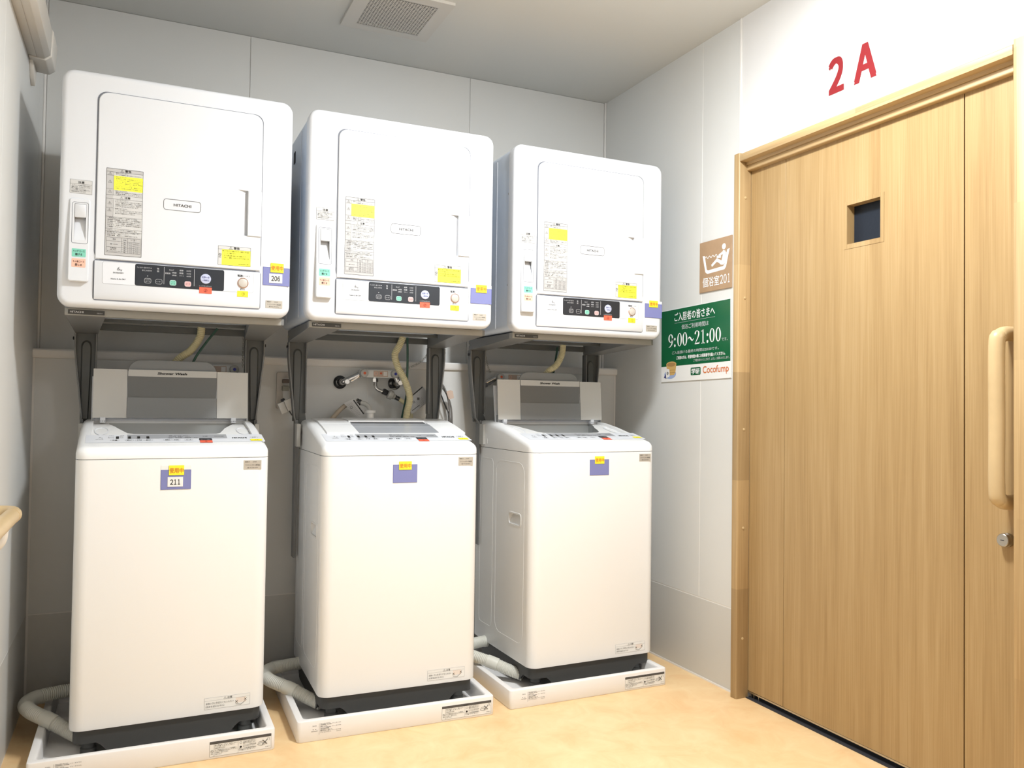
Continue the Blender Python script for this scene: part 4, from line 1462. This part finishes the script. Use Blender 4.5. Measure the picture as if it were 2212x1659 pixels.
    for x, t in ((0.0985, '水量'), (0.138, '洗い'), (0.1645, 'すすぎ'), (0.190, '脱水'), (0.2425, '風脱水'), (0.2665, '予約'), (0.3020, 'コース')):
        pp.loop(rrect(x - 0.0115, x + 0.0115, 0.0800, 0.0945, 0.006, 3), 0.0008, INKP, 0.0009)
        pp.text(t, x, 0.0835, 0.0075, INK, w=0.014, align='c', e=0.0010, res=1, bold=0.035)
    for x0, z0, t, ww_ in ((0.0800, 0.118, '高 中 低', 0.016), (0.0800, 0.108, '54 30 18', 0.016), (0.1120, 0.122, '節水', 0.010), (0.1120, 0.110, '自動', 0.010), (0.082, 0.134, '水位/L', 0.014), (0.112, 0.134, '標準', 0.012)):
        pp.text(t, x0, z0, 0.006, INKG, w=ww_, e=0.0012, res=1)
    for x0, z0, t, ww_ in ((0.2480, 0.130, '標準　おいそぎ　念入り', 0.055), (0.2480, 0.118, 'つけおき　手造り　ドライ', 0.060), (0.2450, 0.106, '毛布　槽洗浄　槽乾燥　予約', 0.085), (0.3450, 0.122, '残り時間', 0.014), (0.3800, 0.122, 'NW-Z79E3', 0.026)):
        pp.text(t, x0, z0, 0.0065, INKG, w=ww_, e=0.0014, res=1, bold=0.01)
    pp.text('7', 0.0540, 0.1085, 0.013, INKG, w=0.0045, e=0.001, shear=0.2, res=1)
    pp.text('kg', 0.0600, 0.1065, 0.009, INKG, w=0.006, e=0.001, shear=0.2, res=1)
    pp.text('NW-Z79E3', 0.048, 0.0930, 0.0065, INKG, w=0.020, e=0.001, res=1)
    pp.text('HITACHI', 0.4310, 0.1010, 0.0135, INK, w=0.0430, e=0.001, bold=0.05, res=2)
    pp.loop(rrect(0.4850, 0.5090, 0.1040, 0.1210, 0.008, 3), 0.0005, INKG, 0.0009)
    pp.text('電源', 0.4970, 0.1085, 0.0085, INKG, w=0.012, align='c', e=0.001, res=1)
    pp.rr(0.3325, 0.3695, 0.0790, 0.1025, 0.003, BLACKP, 0.0012)
    pp.text('スタート/一時停止', 0.3510, 0.0870, 0.0075, INKL, w=0.028, align='c', e=0.0016, res=1)
    pp.rect(0.3330, 0.3690, 0.0545, 0.0785, REDP, 0.0014, 2)
    pp.text('②', 0.3510, 0.0600, 0.013, INK, w=0.006, align='c', e=0.0020, res=1)
    pp.rr(0.4830, 0.5180, 0.0720, 0.0930, 0.002, YELLOW, 0.0014)
    pp.text('入 ①', 0.5010, 0.0760, 0.012, INK, w=0.012, align='c', e=0.0020, res=1)
    pp.done(w, {PANELW: 'control_panel', STRIPG: 'grey_strip', BLACKP: 'start_button', REDP: 'red_sticker', YELLOW: 'yellow_sticker'}, 'panel_print')
    asset_tag(w, 0.4535, 0.5052, 0.8200, 0.8478)
    # caution sticker low on the front
    st = build('caution_sticker', MB().box(0.3560, 0.4855, -0.0006, 0.001, 0.1108, 0.1442), PAPER, w)
    q = Print(lambda u, v, e: (u, -0.0006 - e, v))
    q.frame(0.3560, 0.4855, 0.1108, 0.1442, 0.0005, INKP, 0.0003)
    q.line(0.356, 0.1355, 0.4855, 0.1355, 0.0005, INKP)
    q.tri(0.4140, 0.1360, 0.0072, INKG)
    q.text('注意', 0.4205, 0.1365, 0.0062, INKG, w=0.014, res=1, bold=0.01)
    q.text('本体の下に手足などを入れない', 0.3600, 0.1240, 0.0062, INKG, w=0.079, res=1)
    q.text('（手足を切るおそれ）', 0.3590, 0.1150, 0.0062, INKG, w=0.053, res=1)
    q.rect(0.4450, 0.4740, 0.1200, 0.1352, mat_salm, 0.0002)
    q.line(0.4445, 0.1170, 0.4600, 0.1135, 0.0010, INKG)
    q.line(0.4600, 0.1135, 0.4730, 0.1240, 0.0010, INKG)
    q.line(0.4600, 0.1150, 0.4600, 0.1345, 0.0004, INKL)
    for cx_, cz_ in ((0.4470, 0.1235), (0.4725, 0.1280)):
        q.line(cx_ - 0.0035, cz_ - 0.0035, cx_ + 0.0035, cz_ + 0.0035, 0.0011, INK, 0.0006)
        q.line(cx_ - 0.0035, cz_ + 0.0035, cx_ + 0.0035, cz_ - 0.0035, 0.0011, INK, 0.0007)
    q.done(st, {}, 'fine_print')
    if rz > 0.02:
        build('side_slot', MB().box(-0.0008, 0.001, 0.388, 0.394, 0.872, 0.891), PAPER, w)
    # drain hose leaving the rear left of the base, dropping into the pan
    hp = corr_hose([(0.030, 0.395, 0.094), (-0.040, 0.375, 0.098), (-0.100, 0.345, 0.100), (-0.128, 0.300, 0.098), (-0.112, 0.245, 0.092), (-0.062, 0.190, 0.078), (-0.010, 0.148, 0.056), (0.030, 0.110, 0.042)], 0.0215,
                   smooth_parts=((0.0, 0.08, 0.001), (0.30, 0.50, 0.0006), (0.69, 0.78, 0.0012)))
    build('drain_hose', hp, HOSEW, w)
    return w


mat_salm = mat('sketch_pink', (0.80, 0.71, 0.64), 0.6)
make_washer((0.1674, -0.6977, 0), 0.0128, 'white washing machine with raised lid nearest the left wall', True)
make_washer((0.8598, -0.6952, 0), -0.0159, 'white washing machine with closed lid in the middle', False)
make_washer((1.5968, -0.6899, 0), 0.0236, 'white washing machine with raised lid nearest the oak door', True)

# ------------------------------------------------------------ washer pans
TW = 0.64
pan = empty('washer_pan', (0.0752, -0.7839, 0), 'white drip pan under the washing machine nearest the left wall', 'pan', 'white drip pans on the floor', -0.0056)


def sq(d, z, r=0.012):
    return [(x, y, z) for x, y in rrect(d, TW - d, d, TW - d, max(0.003, r), 4)]


mb = MB().rings([sq(0.001, 0.0005), sq(0, 0.003), sq(0, 0.0585), sq(0.0012, 0.0615), sq(0.004, 0.0628), sq(0.019, 0.0628), sq(0.0215, 0.0615), sq(0.024, 0.056, 0.008), sq(0.027, 0.0125, 0.006)], True, True)
build('pan_body', mb, TRAY, pan, angle=40)
q = Print(lambda u, v, e: (u, -e, v))
q.text('TOTO', 0.0455, 0.0445, 0.0030, INK, w=0.0125, bold=0.03, res=1)
q.disc(0.0475, 0.0355, 0.0012, INK)
q.disc(0.0555, 0.0355, 0.0012, INK)
q.text('PWP640N2W', 0.0420, 0.0290, 0.0025, INK, w=0.019, bold=0.03, res=1)
q.line(0.0660, 0.0190, 0.0660, 0.0520, 0.0005, INKG)
for z, s, w_ in ((0.0490, '商品のお問い合わせは', 0.030), (0.0455, 'お客様相談室（受付時間）', 0.034), (0.0405, '修理のご用命は', 0.021), (0.0372, 'メンテナンス株式会社', 0.032), (0.0338, '受付時間', 0.026), (0.0295, '補修部品のご購入は', 0.036), (0.0262, 'パーツセンター', 0.032), (0.0228, 'インターネットでもどうぞ', 0.033)):
    q.text(s, 0.0690, z, 0.0026, INK, w=w_, res=1, bold=0.03)
for z in (0.0470, 0.0385, 0.0262):
    q.text('フリーダイヤル', 0.1040, z, 0.0028, INK, w=0.028, res=1, bold=0.03)
q.text('05A1234', 0.1170, 0.0220, 0.0018, INKG, w=0.0145, res=1, bold=0.02)
q.done(pan, {}, 'contact_print')
lb_ = build('caution_label', MB().box(0.4580, 0.6285, -0.0005, 0.001, 0.0075, 0.0500), PAPER, pan)
q = Print(lambda u, v, e: (u, -0.0005 - e, v))
q.rr(0.4580, 0.6285, 0.0420, 0.0500, 0.002, INKG, 0.0002)
q.frame(0.4580, 0.6285, 0.0075, 0.0495, 0.0005, INKG, 0.0003)
q.text('⚠ 注意', 0.5300, 0.0432, 0.0052, INK, w=0.018, res=1)
q.line(0.4700, 0.0075, 0.4700, 0.042, 0.0005, INKG)
q.line(0.5360, 0.0075, 0.5360, 0.042, 0.0004, INKG)
q.ring(0.4642, 0.0225, 0.0033, 0.0007, INKG)
q.line(0.4620, 0.0245, 0.4664, 0.0205, 0.0007, INKG)
q.text('禁止', 0.4612, 0.0140, 0.0032, INK, w=0.0065, res=1, bold=0.02)
q.ring(0.5430, 0.0360, 0.0030, 0.0007, INKG)
q.disc(0.5430, 0.0240, 0.0030, INK)
q.line(0.5360, 0.0165, 0.586, 0.0165, 0.0004, INKG)
for z, s, w_ in ((0.0375, '溝に物を落とさない、物をのせたり', 0.062), (0.0340, '上に乗ったりしない。', 0.055), (0.0290, '洗濯機を移動させる時は', 0.028), (0.0240, '必ず排水口のトラップを確認し、', 0.062), (0.0205, 'パンに直接熱湯を流さないでください。', 0.062), (0.0160, 'ひび割れ、漏水のおそれ', 0.036), (0.0115, 'があります。', 0.020)):
    q.text(s, 0.4718, z, 0.0029, INK, w=w_, res=1, bold=0.02)
for z, s, w_ in ((0.0385, 'パンの上を歩かない', 0.036), (0.0350, '高温の湯を流さない', 0.036), (0.0315, '割れてけがをします', 0.034), (0.0265, 'トラップの掃除は定期', 0.036), (0.0230, '的に必ず行ってください', 0.034), (0.0180, '詳しくは取扱説明書を', 0.048), (0.0130, 'ご覧ください。', 0.044)):
    q.text(s, 0.5495 if z > 0.02 else 0.5385, z, 0.0029, INK, w=w_, res=1, bold=0.02)
q.loop([(0.590, 0.022), (0.594, 0.030), (0.604, 0.031), (0.612, 0.028), (0.612, 0.022), (0.602, 0.019), (0.590, 0.022)], 0.0009, INKG)
q.loop([(0.594, 0.0255), (0.602, 0.027), (0.610, 0.024)], 0.0009, INKG, closed=False)
q.line(0.603, 0.0215, 0.618, 0.0345, 0.0018, INKG, 0.0008)
q.line(0.604, 0.0345, 0.617, 0.0215, 0.0018, INKG, 0.0009)
q.loop([(0.614, 0.030), (0.619, 0.040), (0.622, 0.040), (0.624, 0.031)], 0.0007, INKG, closed=False)
q.text('足を乗せない', 0.612, 0.0125, 0.0026, INK, w=0.014, res=1)
q.done(lb_, {}, 'fine_print')
dup(pan, (0.7813, -0.7725, 0), -0.0193, 'white drip pan under the middle washing machine')
dup(pan, (1.4860, -0.7689, 0), 0.0126, 'white drip pan under the washing machine nearest the oak door')

# ------------------------------------------------------------ in-use cards


def card(loc, rz, x0, x1, z0, z1, yx0, yx1, yz0, yz1, num, label, tilt=0.0, n=None):
    t = empty('status_card', loc, label, 'sign', 'blue in-use cards on the machines', rz)
    E = 0.0
    build('clear_sleeve', MB().box(x0, x1, -0.0008, -0.0001, z1 - 0.001, yz1 - 0.001), PAPER, t)
    b = build('blue_card', MB().box(x0, x1, -0.0014, -0.0001, z0, z1), BLUEC, t)
    q = Print(lambda u, v, e: (u, -0.0014 - e, v))
    q.frame(x0 + .0004, x1 - .0004, z0 + .0004, z1 - .0004, 0.0009, BLUED, 0.0002)
    q.done(b, {}, 'card_edge')
    s = build('yellow_slip', MB().box(yx0, yx1, -0.0030, -0.0015, yz0, yz1), YELLOW, t)
    q = Print(lambda u, v, e: (u, -0.0030 - e, v))
    q.text('使用中', (yx0 + yx1) / 2, yz0 + (yz1 - yz0) * 0.22, (yz1 - yz0) * 0.52, INKR, w=(yx1 - yx0) * 0.93, align='c', bold=0.012)
    q.done(s, {}, 'slip_text')
    if num:
        a, b_, c, d = n
        s = build('number_slip', MB().box(a, b_, -0.0026, -0.0015, c, d), PAPER, t)
        q = Print(lambda u, v, e: (u, -0.0026 - e, v))
        for i, chn in enumerate(num):
            fwc = chr(ord(chn) + 0xFEE0)
            q.text(fwc, (a + b_) / 2 + (i - 1) * (b_ - a) * 0.235, c + (d - c) * 0.22, (d - c) * 0.52, INK, w=(b_ - a) * (0.19 if chn != '1' else 0.15), align='c', bold=0.022, res=4)
        q.done(s, {}, 'slip_number')
    return t


d1, d2, d3 = ((0.1117, -0.7101, 1.2861), 0.0012), ((0.7963, -0.7013, 1.2861), -0.0006), ((1.5196, -0.6764, 1.2861), 0.0117)
w1, w2, w3 = ((0.1674, -0.6977, 0), 0.0128), ((0.8598, -0.6952, 0), -0.0159), ((1.5968, -0.6899, 0), 0.0236)
card(*d1, 0.5515, 0.6308, 0.0972, 0.1525, 0.5735, 0.6123, 0.1372, 0.1656, '206', 'blue status card numbered 206 on the left dryer', n=(0.5697, 0.6088, 0.1050, 0.1330))
card(*d2, 0.5518, 0.6290, 0.0850, 0.1374, 0.5710, 0.6105, 0.1230, 0.1494, None, 'blue status card without number on the middle dryer')
card(*d3, 0.5552, 0.6326, 0.0800, 0.1339, 0.5740, 0.6130, 0.1205, 0.1454, None, 'blue status card without number on the right dryer')
card(*w1, 0.2225, 0.3046, 0.7664, 0.8234, 0.2439, 0.2852, 0.8080, 0.8366, '211', 'blue status card numbered 211 on the left washing machine', n=(0.2408, 0.2828, 0.7742, 0.8026))
card(*w2, 0.2271, 0.3088, 0.7673, 0.8262, 0.2469, 0.2893, 0.8094, 0.8368, None, 'blue status card without number on the middle washing machine')
card(*w3, 0.2363, 0.3182, 0.7728, 0.8298, 0.2572, 0.2972, 0.8145, 0.8417, None, 'blue status card without number on the right washing machine')

# ------------------------------------------------------------ taps and plumbing on the ledge face


def tap(dx, label, full=True):
    t = empty('wall_tap', (dx, 0, 0), label, 'tap', 'mixer taps behind the washing machines')
    Y = -0.180
    zc = 1.1405
    body = build('tap_body', MB().prism(rrect(Y + 0.004, Y + 0.036, zc - 0.0165, zc + 0.0155, 0.005, 3), 1.108, 1.246, 0), VALVE, t)
    q = Print(lambda u, v, e: (u, Y + 0.004 - e, v))
    q.rect(1.156, 1.214, zc - 0.012, zc + 0.011, STICKP, 0.0004)
    q.ring(1.166, zc, 0.006, 0.0018, SALMON)
    if full:
        q.disc(1.186, zc + 0.001, 0.0042, DOTR, 0.0008)
    q.rect(1.196, 1.211, zc - 0.009, zc + 0.008, JOINT, 0.0007)
    q.done(body, {STICKP: 'body_sticker'}, 'sticker_print')
    for x, m in ((1.1177, DOTR), (1.2403, DOTB)):
        k = build('knob', MB().lathe((x, Y + 0.006, zc), (0, -1, 0), [(0, 0.0160), (0.010, 0.0165), (0.017, 0.0150), (0.019, 0.012), (0.019, 0.001)], 20), KNOB, t)
        build('knob_dot', MB().lathe((x, Y - 0.0128, zc), (0, -1, 0), [(0, 0.0056), (0.0009, 0.0054), (0.001, 0.001)], 16), m, k)
    # elbows from the wall
    for x, ex in ((1.040, 1.100), (1.258, 1.247)):
        fl = build('wall_flange', MB().lathe((x, YL, 1.105), (0, -1, 0), [(0, 0.026), (0.004, 0.026), (0.010, 0.020), (0.012, 0.014), (0.040, 0.013)], 20), CHROMED, t)
        build('elbow', MB().tube(smooth([(x, YL - 0.03, 1.105), (x, Y + 0.014, 1.105), (x + (ex - x) * 0.15, Y + 0.008, 1.110), (ex, Y + 0.012, zc - 0.006)], 5), 0.0105, 12), CHROME, t)
        build('stop_screw', MB().lathe((x + (0.012 if x < 1.1 else 0.004), Y + 0.006, 1.106), (0, -1, 0), [(0, 0.011), (0.010, 0.0105), (0.012, 0.009), (0.012, 0.001)], 16), CHROME, fl)
    build('link_arm', MB().rings([[(1.062, Y + 0.002, 1.112), (1.098, Y + 0.002, 1.136), (1.104, Y + 0.002, 1.126), (1.070, Y + 0.002, 1.104)], [(1.062, Y + 0.014, 1.112), (1.098, Y + 0.014, 1.136), (1.104, Y + 0.014, 1.126), (1.070, Y + 0.014, 1.104)]]), CHROME, t, bev=0.002, seg=2)
    if not full:
        return t
    build('spout_nut', MB().lathe((1.1672, Y + 0.018, 1.126), (0, 0, -1), [(0, 0.009), (0.004, 0.009), (0.005, 0.0125), (0.018, 0.0125), (0.020, 0.008)], 6), CHROME, t)
    build('spout', MB().tube(smooth([(1.1672, Y + 0.016, 1.112), (1.1672, Y + 0.012, 1.092), (1.176, Y + 0.006, 1.078), (1.200, Y, 1.068)], 6), 0.0072, 14), CHROME, t)
    ax = Vector((0.90, 0, -0.42)).normalized()
    build('spout_nut', MB().lathe(Vector((1.192, Y, 1.0735)), ax, [(0, 0.0100), (0.003, 0.0130), (0.018, 0.0130), (0.022, 0.011)], 6), CHROMED, t)
    build('hose_coupling', MB().lathe(Vector((1.213, Y, 1.0640)), ax, [(0, 0.012), (0.003, 0.0185), (0.008, 0.0195), (0.012, 0.0180), (0.020, 0.0175), (0.024, 0.012), (0.032, 0.010)], 20), KNOB, t)
    build('coupling_lever', MB().box(1.218, 1.244, Y - 0.012, Y + 0.010, 1.0800, 1.0835), KNOB, t, bev=0.001, seg=1)
    build('hose_collar', MB().lathe(Vector((1.243, Y, 1.0505)), ax, [(0, 0.0085), (0.002, 0.0098), (0.006, 0.0085), (0.010, 0.0098), (0.014, 0.0085), (0.018, 0.0098)], 16), CHROMED, t)
    return t


tap(0, 'mixer tap with red and blue knobs behind the middle washing machine')
tap(-0.600, 'mixer tap behind the raised lid of the left washing machine', False)
tap(0.575, 'mixer tap behind the raised lid of the right washing machine', False)

# supply hose of the middle washer with its paper tags
sh = empty('supply_hose', (1.26, -0.18, 1.04), 'beige water supply hose behind the middle washing machine', 'hose')
sh.location = (0, 0, 0)
build('hose', MB().tube(smooth([(1.258, -0.180, 1.043), (1.285, -0.178, 1.025), (1.31, -0.176, 0.99), (1.30, -0.17, 0.90), (1.24, -0.16, 0.86)], 6), 0.0085, 12), HOSEC, sh)
build('hose', MB().tube(smooth([(1.082, -0.225, 1.030), (1.050, -0.215, 1.022), (1.010, -0.205, 0.985), (0.985, -0.19, 0.93), (1.05, -0.16, 0.84)], 6), 0.0085, 12), HOSEB, sh)
build('inlet_elbow', MB().tube(smooth([(1.092, -0.228, 1.027), (1.110, -0.235, 1.022), (1.122, -0.245, 1.010), (1.126, -0.250, 0.994)], 5), 0.0090, 14), KNOB, sh)
build('hose_collar', MB().lathe((1.078, -0.226, 1.032), (0.9, 0, -0.3), [(0, 0.011), (0.004, 0.0125), (0.008, 0.011), (0.012, 0.0125), (0.018, 0.011)], 14), CHROMED, sh)
build('inlet_cap', MB().lathe((1.127, -0.250, 0.999), (0, 0, -1), [(0, 0.014), (0.001, 0.0195), (0.010, 0.0195), (0.011, 0.0135), (0.032, 0.0135)], 24), WHITE2, sh)


def hang_tag(pts, y, name, stripes):
    mb = MB().rings([[(x, y, z) for x, z in pts], [(x, y + 0.0008, z) for x, z in pts]])
    o = build(name, mb, LABELG, sh)
    q = Print(lambda u, v, e: (u, y - e, v))
    for s in stripes:
        q.loop(s[0], s[1], s[2], 0.0005, False)
    return o, q


L4 = [(1.028, 1.023), (1.068, 1.043), (1.112, 0.984), (1.080, 0.972)]
o, q = hang_tag(L4, -0.236, 'paper_tag', [([(1.065, 1.036), (1.105, 0.984)], 0.0045, INK)])
for k in range(5):
    t = 0.15 + k * 0.15
    q.loop([(1.060 - t * 0.03, 1.030 - t * 0.016), (1.100 - t * 0.03, 0.978 + 0.004 - t * 0.008)], 0.0006, INKG, 0.0006, False)
q.ring(1.057, 1.008, 0.0045, 0.0012, INKG)
q.done(o, {}, 'tag_print')
R4 = [(1.296, 1.054), (1.347, 1.096), (1.369, 1.066), (1.368, 1.030), (1.305, 0.984), (1.288, 1.010)]
o, q = hang_tag(R4, -0.205, 'paper_tag', [([(1.304, 1.056), (1.346, 1.091)], 0.0045, INK)])
for k in range(6):
    q.loop([(1.318 + k * 0.0035, 1.028 - k * 0.004), (1.345 + k * 0.0025, 1.052 - k * 0.005)], 0.0006, INKG, 0.0006, False)
q.ring(1.312, 1.032, 0.004, 0.0012, INK)
q.rect(1.325, 1.335, 1.040, 1.050, INKG, 0.0005)
q.loop([(1.306, 0.998), (1.336, 1.020)], 0.0022, INK, 0.0006, False)
q.done(o, {}, 'tag_print')

# cream condensate hoses and green earth leads under each dryer
for pts, lab in (([(0.519, -0.285, 1.279), (0.515, -0.28, 1.245), (0.488, -0.27, 1.200), (0.447, -0.26, 1.165), (0.41, -0.24, 1.10), (0.40, -0.22, 1.00)], 'cream corrugated hose hanging under the left dryer'),
                 ([(1.241, -0.28, 1.279), (1.227, -0.28, 1.245), (1.210, -0.28, 1.210), (1.222, -0.28, 1.165), (1.250, -0.28, 1.115), (1.271, -0.28, 1.050), (1.262, -0.28, 0.995), (1.257, -0.285, 0.963)], 'cream corrugated hose winding down under the middle dryer'),
                 ([(1.927, -0.29, 1.277), (1.921, -0.29, 1.235), (1.895, -0.29, 1.190), (1.860, -0.28, 1.160), (1.82, -0.26, 1.09), (1.80, -0.24, 1.0)], 'cream corrugated hose hanging under the right dryer')):
    tag(build('condensate_hose', corr_hose(pts, 0.0135, 0.0062, 0.0016), HOSEC), lab, 'hose', 'cream hoses under the dryers')
for pts, lab in (([(0.570, -0.30, 1.276), (0.530, -0.30, 1.220), (0.498, -0.30, 1.167), (0.47, -0.28, 1.09), (0.46, -0.20, 1.0)], 'dark green cable slanting down under the left dryer'),
                 ([(1.252, -0.30, 1.276), (1.254, -0.30, 1.200), (1.260, -0.28, 1.120), (1.265, -0.26, 1.06), (1.262, -0.21, 0.965)], 'dark green cable hanging under the middle dryer'),
                 ([(1.925, -0.245, 1.270), (1.917, -0.245, 1.22), (1.905, -0.245, 1.15), (1.89, -0.24, 1.04)], 'dark green cable hanging under the right dryer')):
    tag(build('earth_cable', MB().tube(smooth(pts, 6), 0.0042, 10), GREENC), lab, 'cable', 'green cables under the dryers')

# link chains from the stands to the wall


def chain(a, sag, b, label):
    P = resample(smooth([a, sag, b], 16), 0.0105)
    t = None
    mb = MB()
    for i, (p, q) in enumerate(zip(P, P[1:])):
        d = (q - p).normalized()
        ref = Vector((0, 1, 0)) if i % 2 else Vector((1, 0, 0.2))
        s = d.cross(ref).normalized()
        c = (p + q) / 2
        L, Wd = 0.0062, 0.0032
        loop = [c + d * (L * cos(2 * pi * k / 10)) + s * (Wd * sin(2 * pi * k / 10)) for k in range(10)]
        mb.tube(loop, 0.0009, 5, closed=True)
    o = build('safety_chain', mb, STEEL)
    tag(o, label, 'chain', 'safety chains behind the machines')


chain((0.660, -0.262, 1.262), (0.668, -0.19, 1.195), (0.676, -0.12, 1.150), 'small steel chain beside the right upright of the left stand')
chain((1.372, -0.25, 1.258), (1.350, -0.18, 1.195), (1.285, -0.118, 1.155), 'small steel chain draped towards the middle tap')
chain((1.600, -0.225, 1.240), (1.640, -0.17, 1.185), (1.675, -0.12, 1.158), 'small steel chain hanging beside the right tap')

# ------------------------------------------------------------ wall outlet with plugs
ol = empty('wall_outlet', (0, 0, 0), 'beige wall outlet plate between the left and middle machines', 'outlet')
build('cover_plate', MB().prism(rrect(0.799, 0.868, 1.000, 1.138, 0.006, 3), YL - 0.010, YL, 1), PLATEC, ol, bev=0.002)
build('socket', MB().box(0.823, 0.848, YL - 0.012, YL - 0.009, 1.035, 1.115), VALVE, ol)
pg = tag(build('power_plug', MB().box(0.818, 0.842, YL - 0.036, YL - 0.0121, 1.096, 1.112), PLUGB, bev=0.003), 'brown plug in the upper socket of the wall outlet', 'plug')
build('plug_cord', MB().tube(smooth([(0.836, YL - 0.030, 1.104), (0.846, YL - 0.034, 1.098), (0.856, YL - 0.032, 1.06), (0.870, YL - 0.03, 1.02), (0.90, YL - 0.03, 0.93)], 5), 0.0048, 10), PLUGB, pg)
pg = tag(build('power_plug', MB().box(0.817, 0.843, YL - 0.034, YL - 0.0121, 1.068, 1.086), PLUGG, bev=0.003), 'grey plug in the lower socket of the wall outlet', 'plug')
ad = empty('adapter_plug', (0.826, -0.175, 1.01), 'white boxy adapter plug hanging below the wall outlet', 'plug')
ad.rotation_euler = (0, radians(-24), 0)
build('adapter_body', MB().box(-0.026, -0.002, -0.012, 0.014, -0.022, 0.020), VALVE, ad, bev=0.002)
build('adapter_body', MB().box(-0.001, 0.026, -0.016, 0.012, -0.020, 0.022), VALVE, ad, bev=0.002)
build('adapter_cord', MB().tube(smooth([(0.004, 0, -0.018), (0.010, 0.002, -0.045), (0.030, 0.005, -0.075), (0.060, 0.02, -0.092)], 5), 0.0022, 8), CABLEK, ad)
build('adapter_plugtop', MB().box(-0.008, 0.006, -0.006, 0.008, 0.020, 0.030), DARK, ad, bev=0.002)

cb = empty('cable_bundle', (0, 0, 0), 'grey and black cables with a small tag by the middle stand', 'cable')
for k, (dx, m, r) in enumerate(((0.0, CABLEG, 0.0035), (0.010, CABLEG, 0.0035), (-0.004, CABLEK, 0.002), (0.005, CABLEK, 0.002))):
    build('cable', MB().tube(smooth([(1.436 + dx * 0.3, -0.150, 1.115 - 0.012 * k), (1.455 + dx, -0.16, 1.09 - 0.025 * k), (1.474 + dx, -0.165, 1.02 - 0.015 * k), (1.478 + dx, -0.165, 0.90), (1.470 + dx, -0.16, 0.80)], 6), r, 8), m, cb)
build('cable_tag', MB().rings([[(x, -0.172, z) for x, z in ((1.459, 1.075), (1.476, 1.082), (1.487, 1.078), (1.492, 1.050), (1.470, 1.044))], [(x, -0.171, z) for x, z in ((1.459, 1.075), (1.476, 1.082), (1.487, 1.078), (1.492, 1.050), (1.470, 1.044))]]), STICKP, cb)
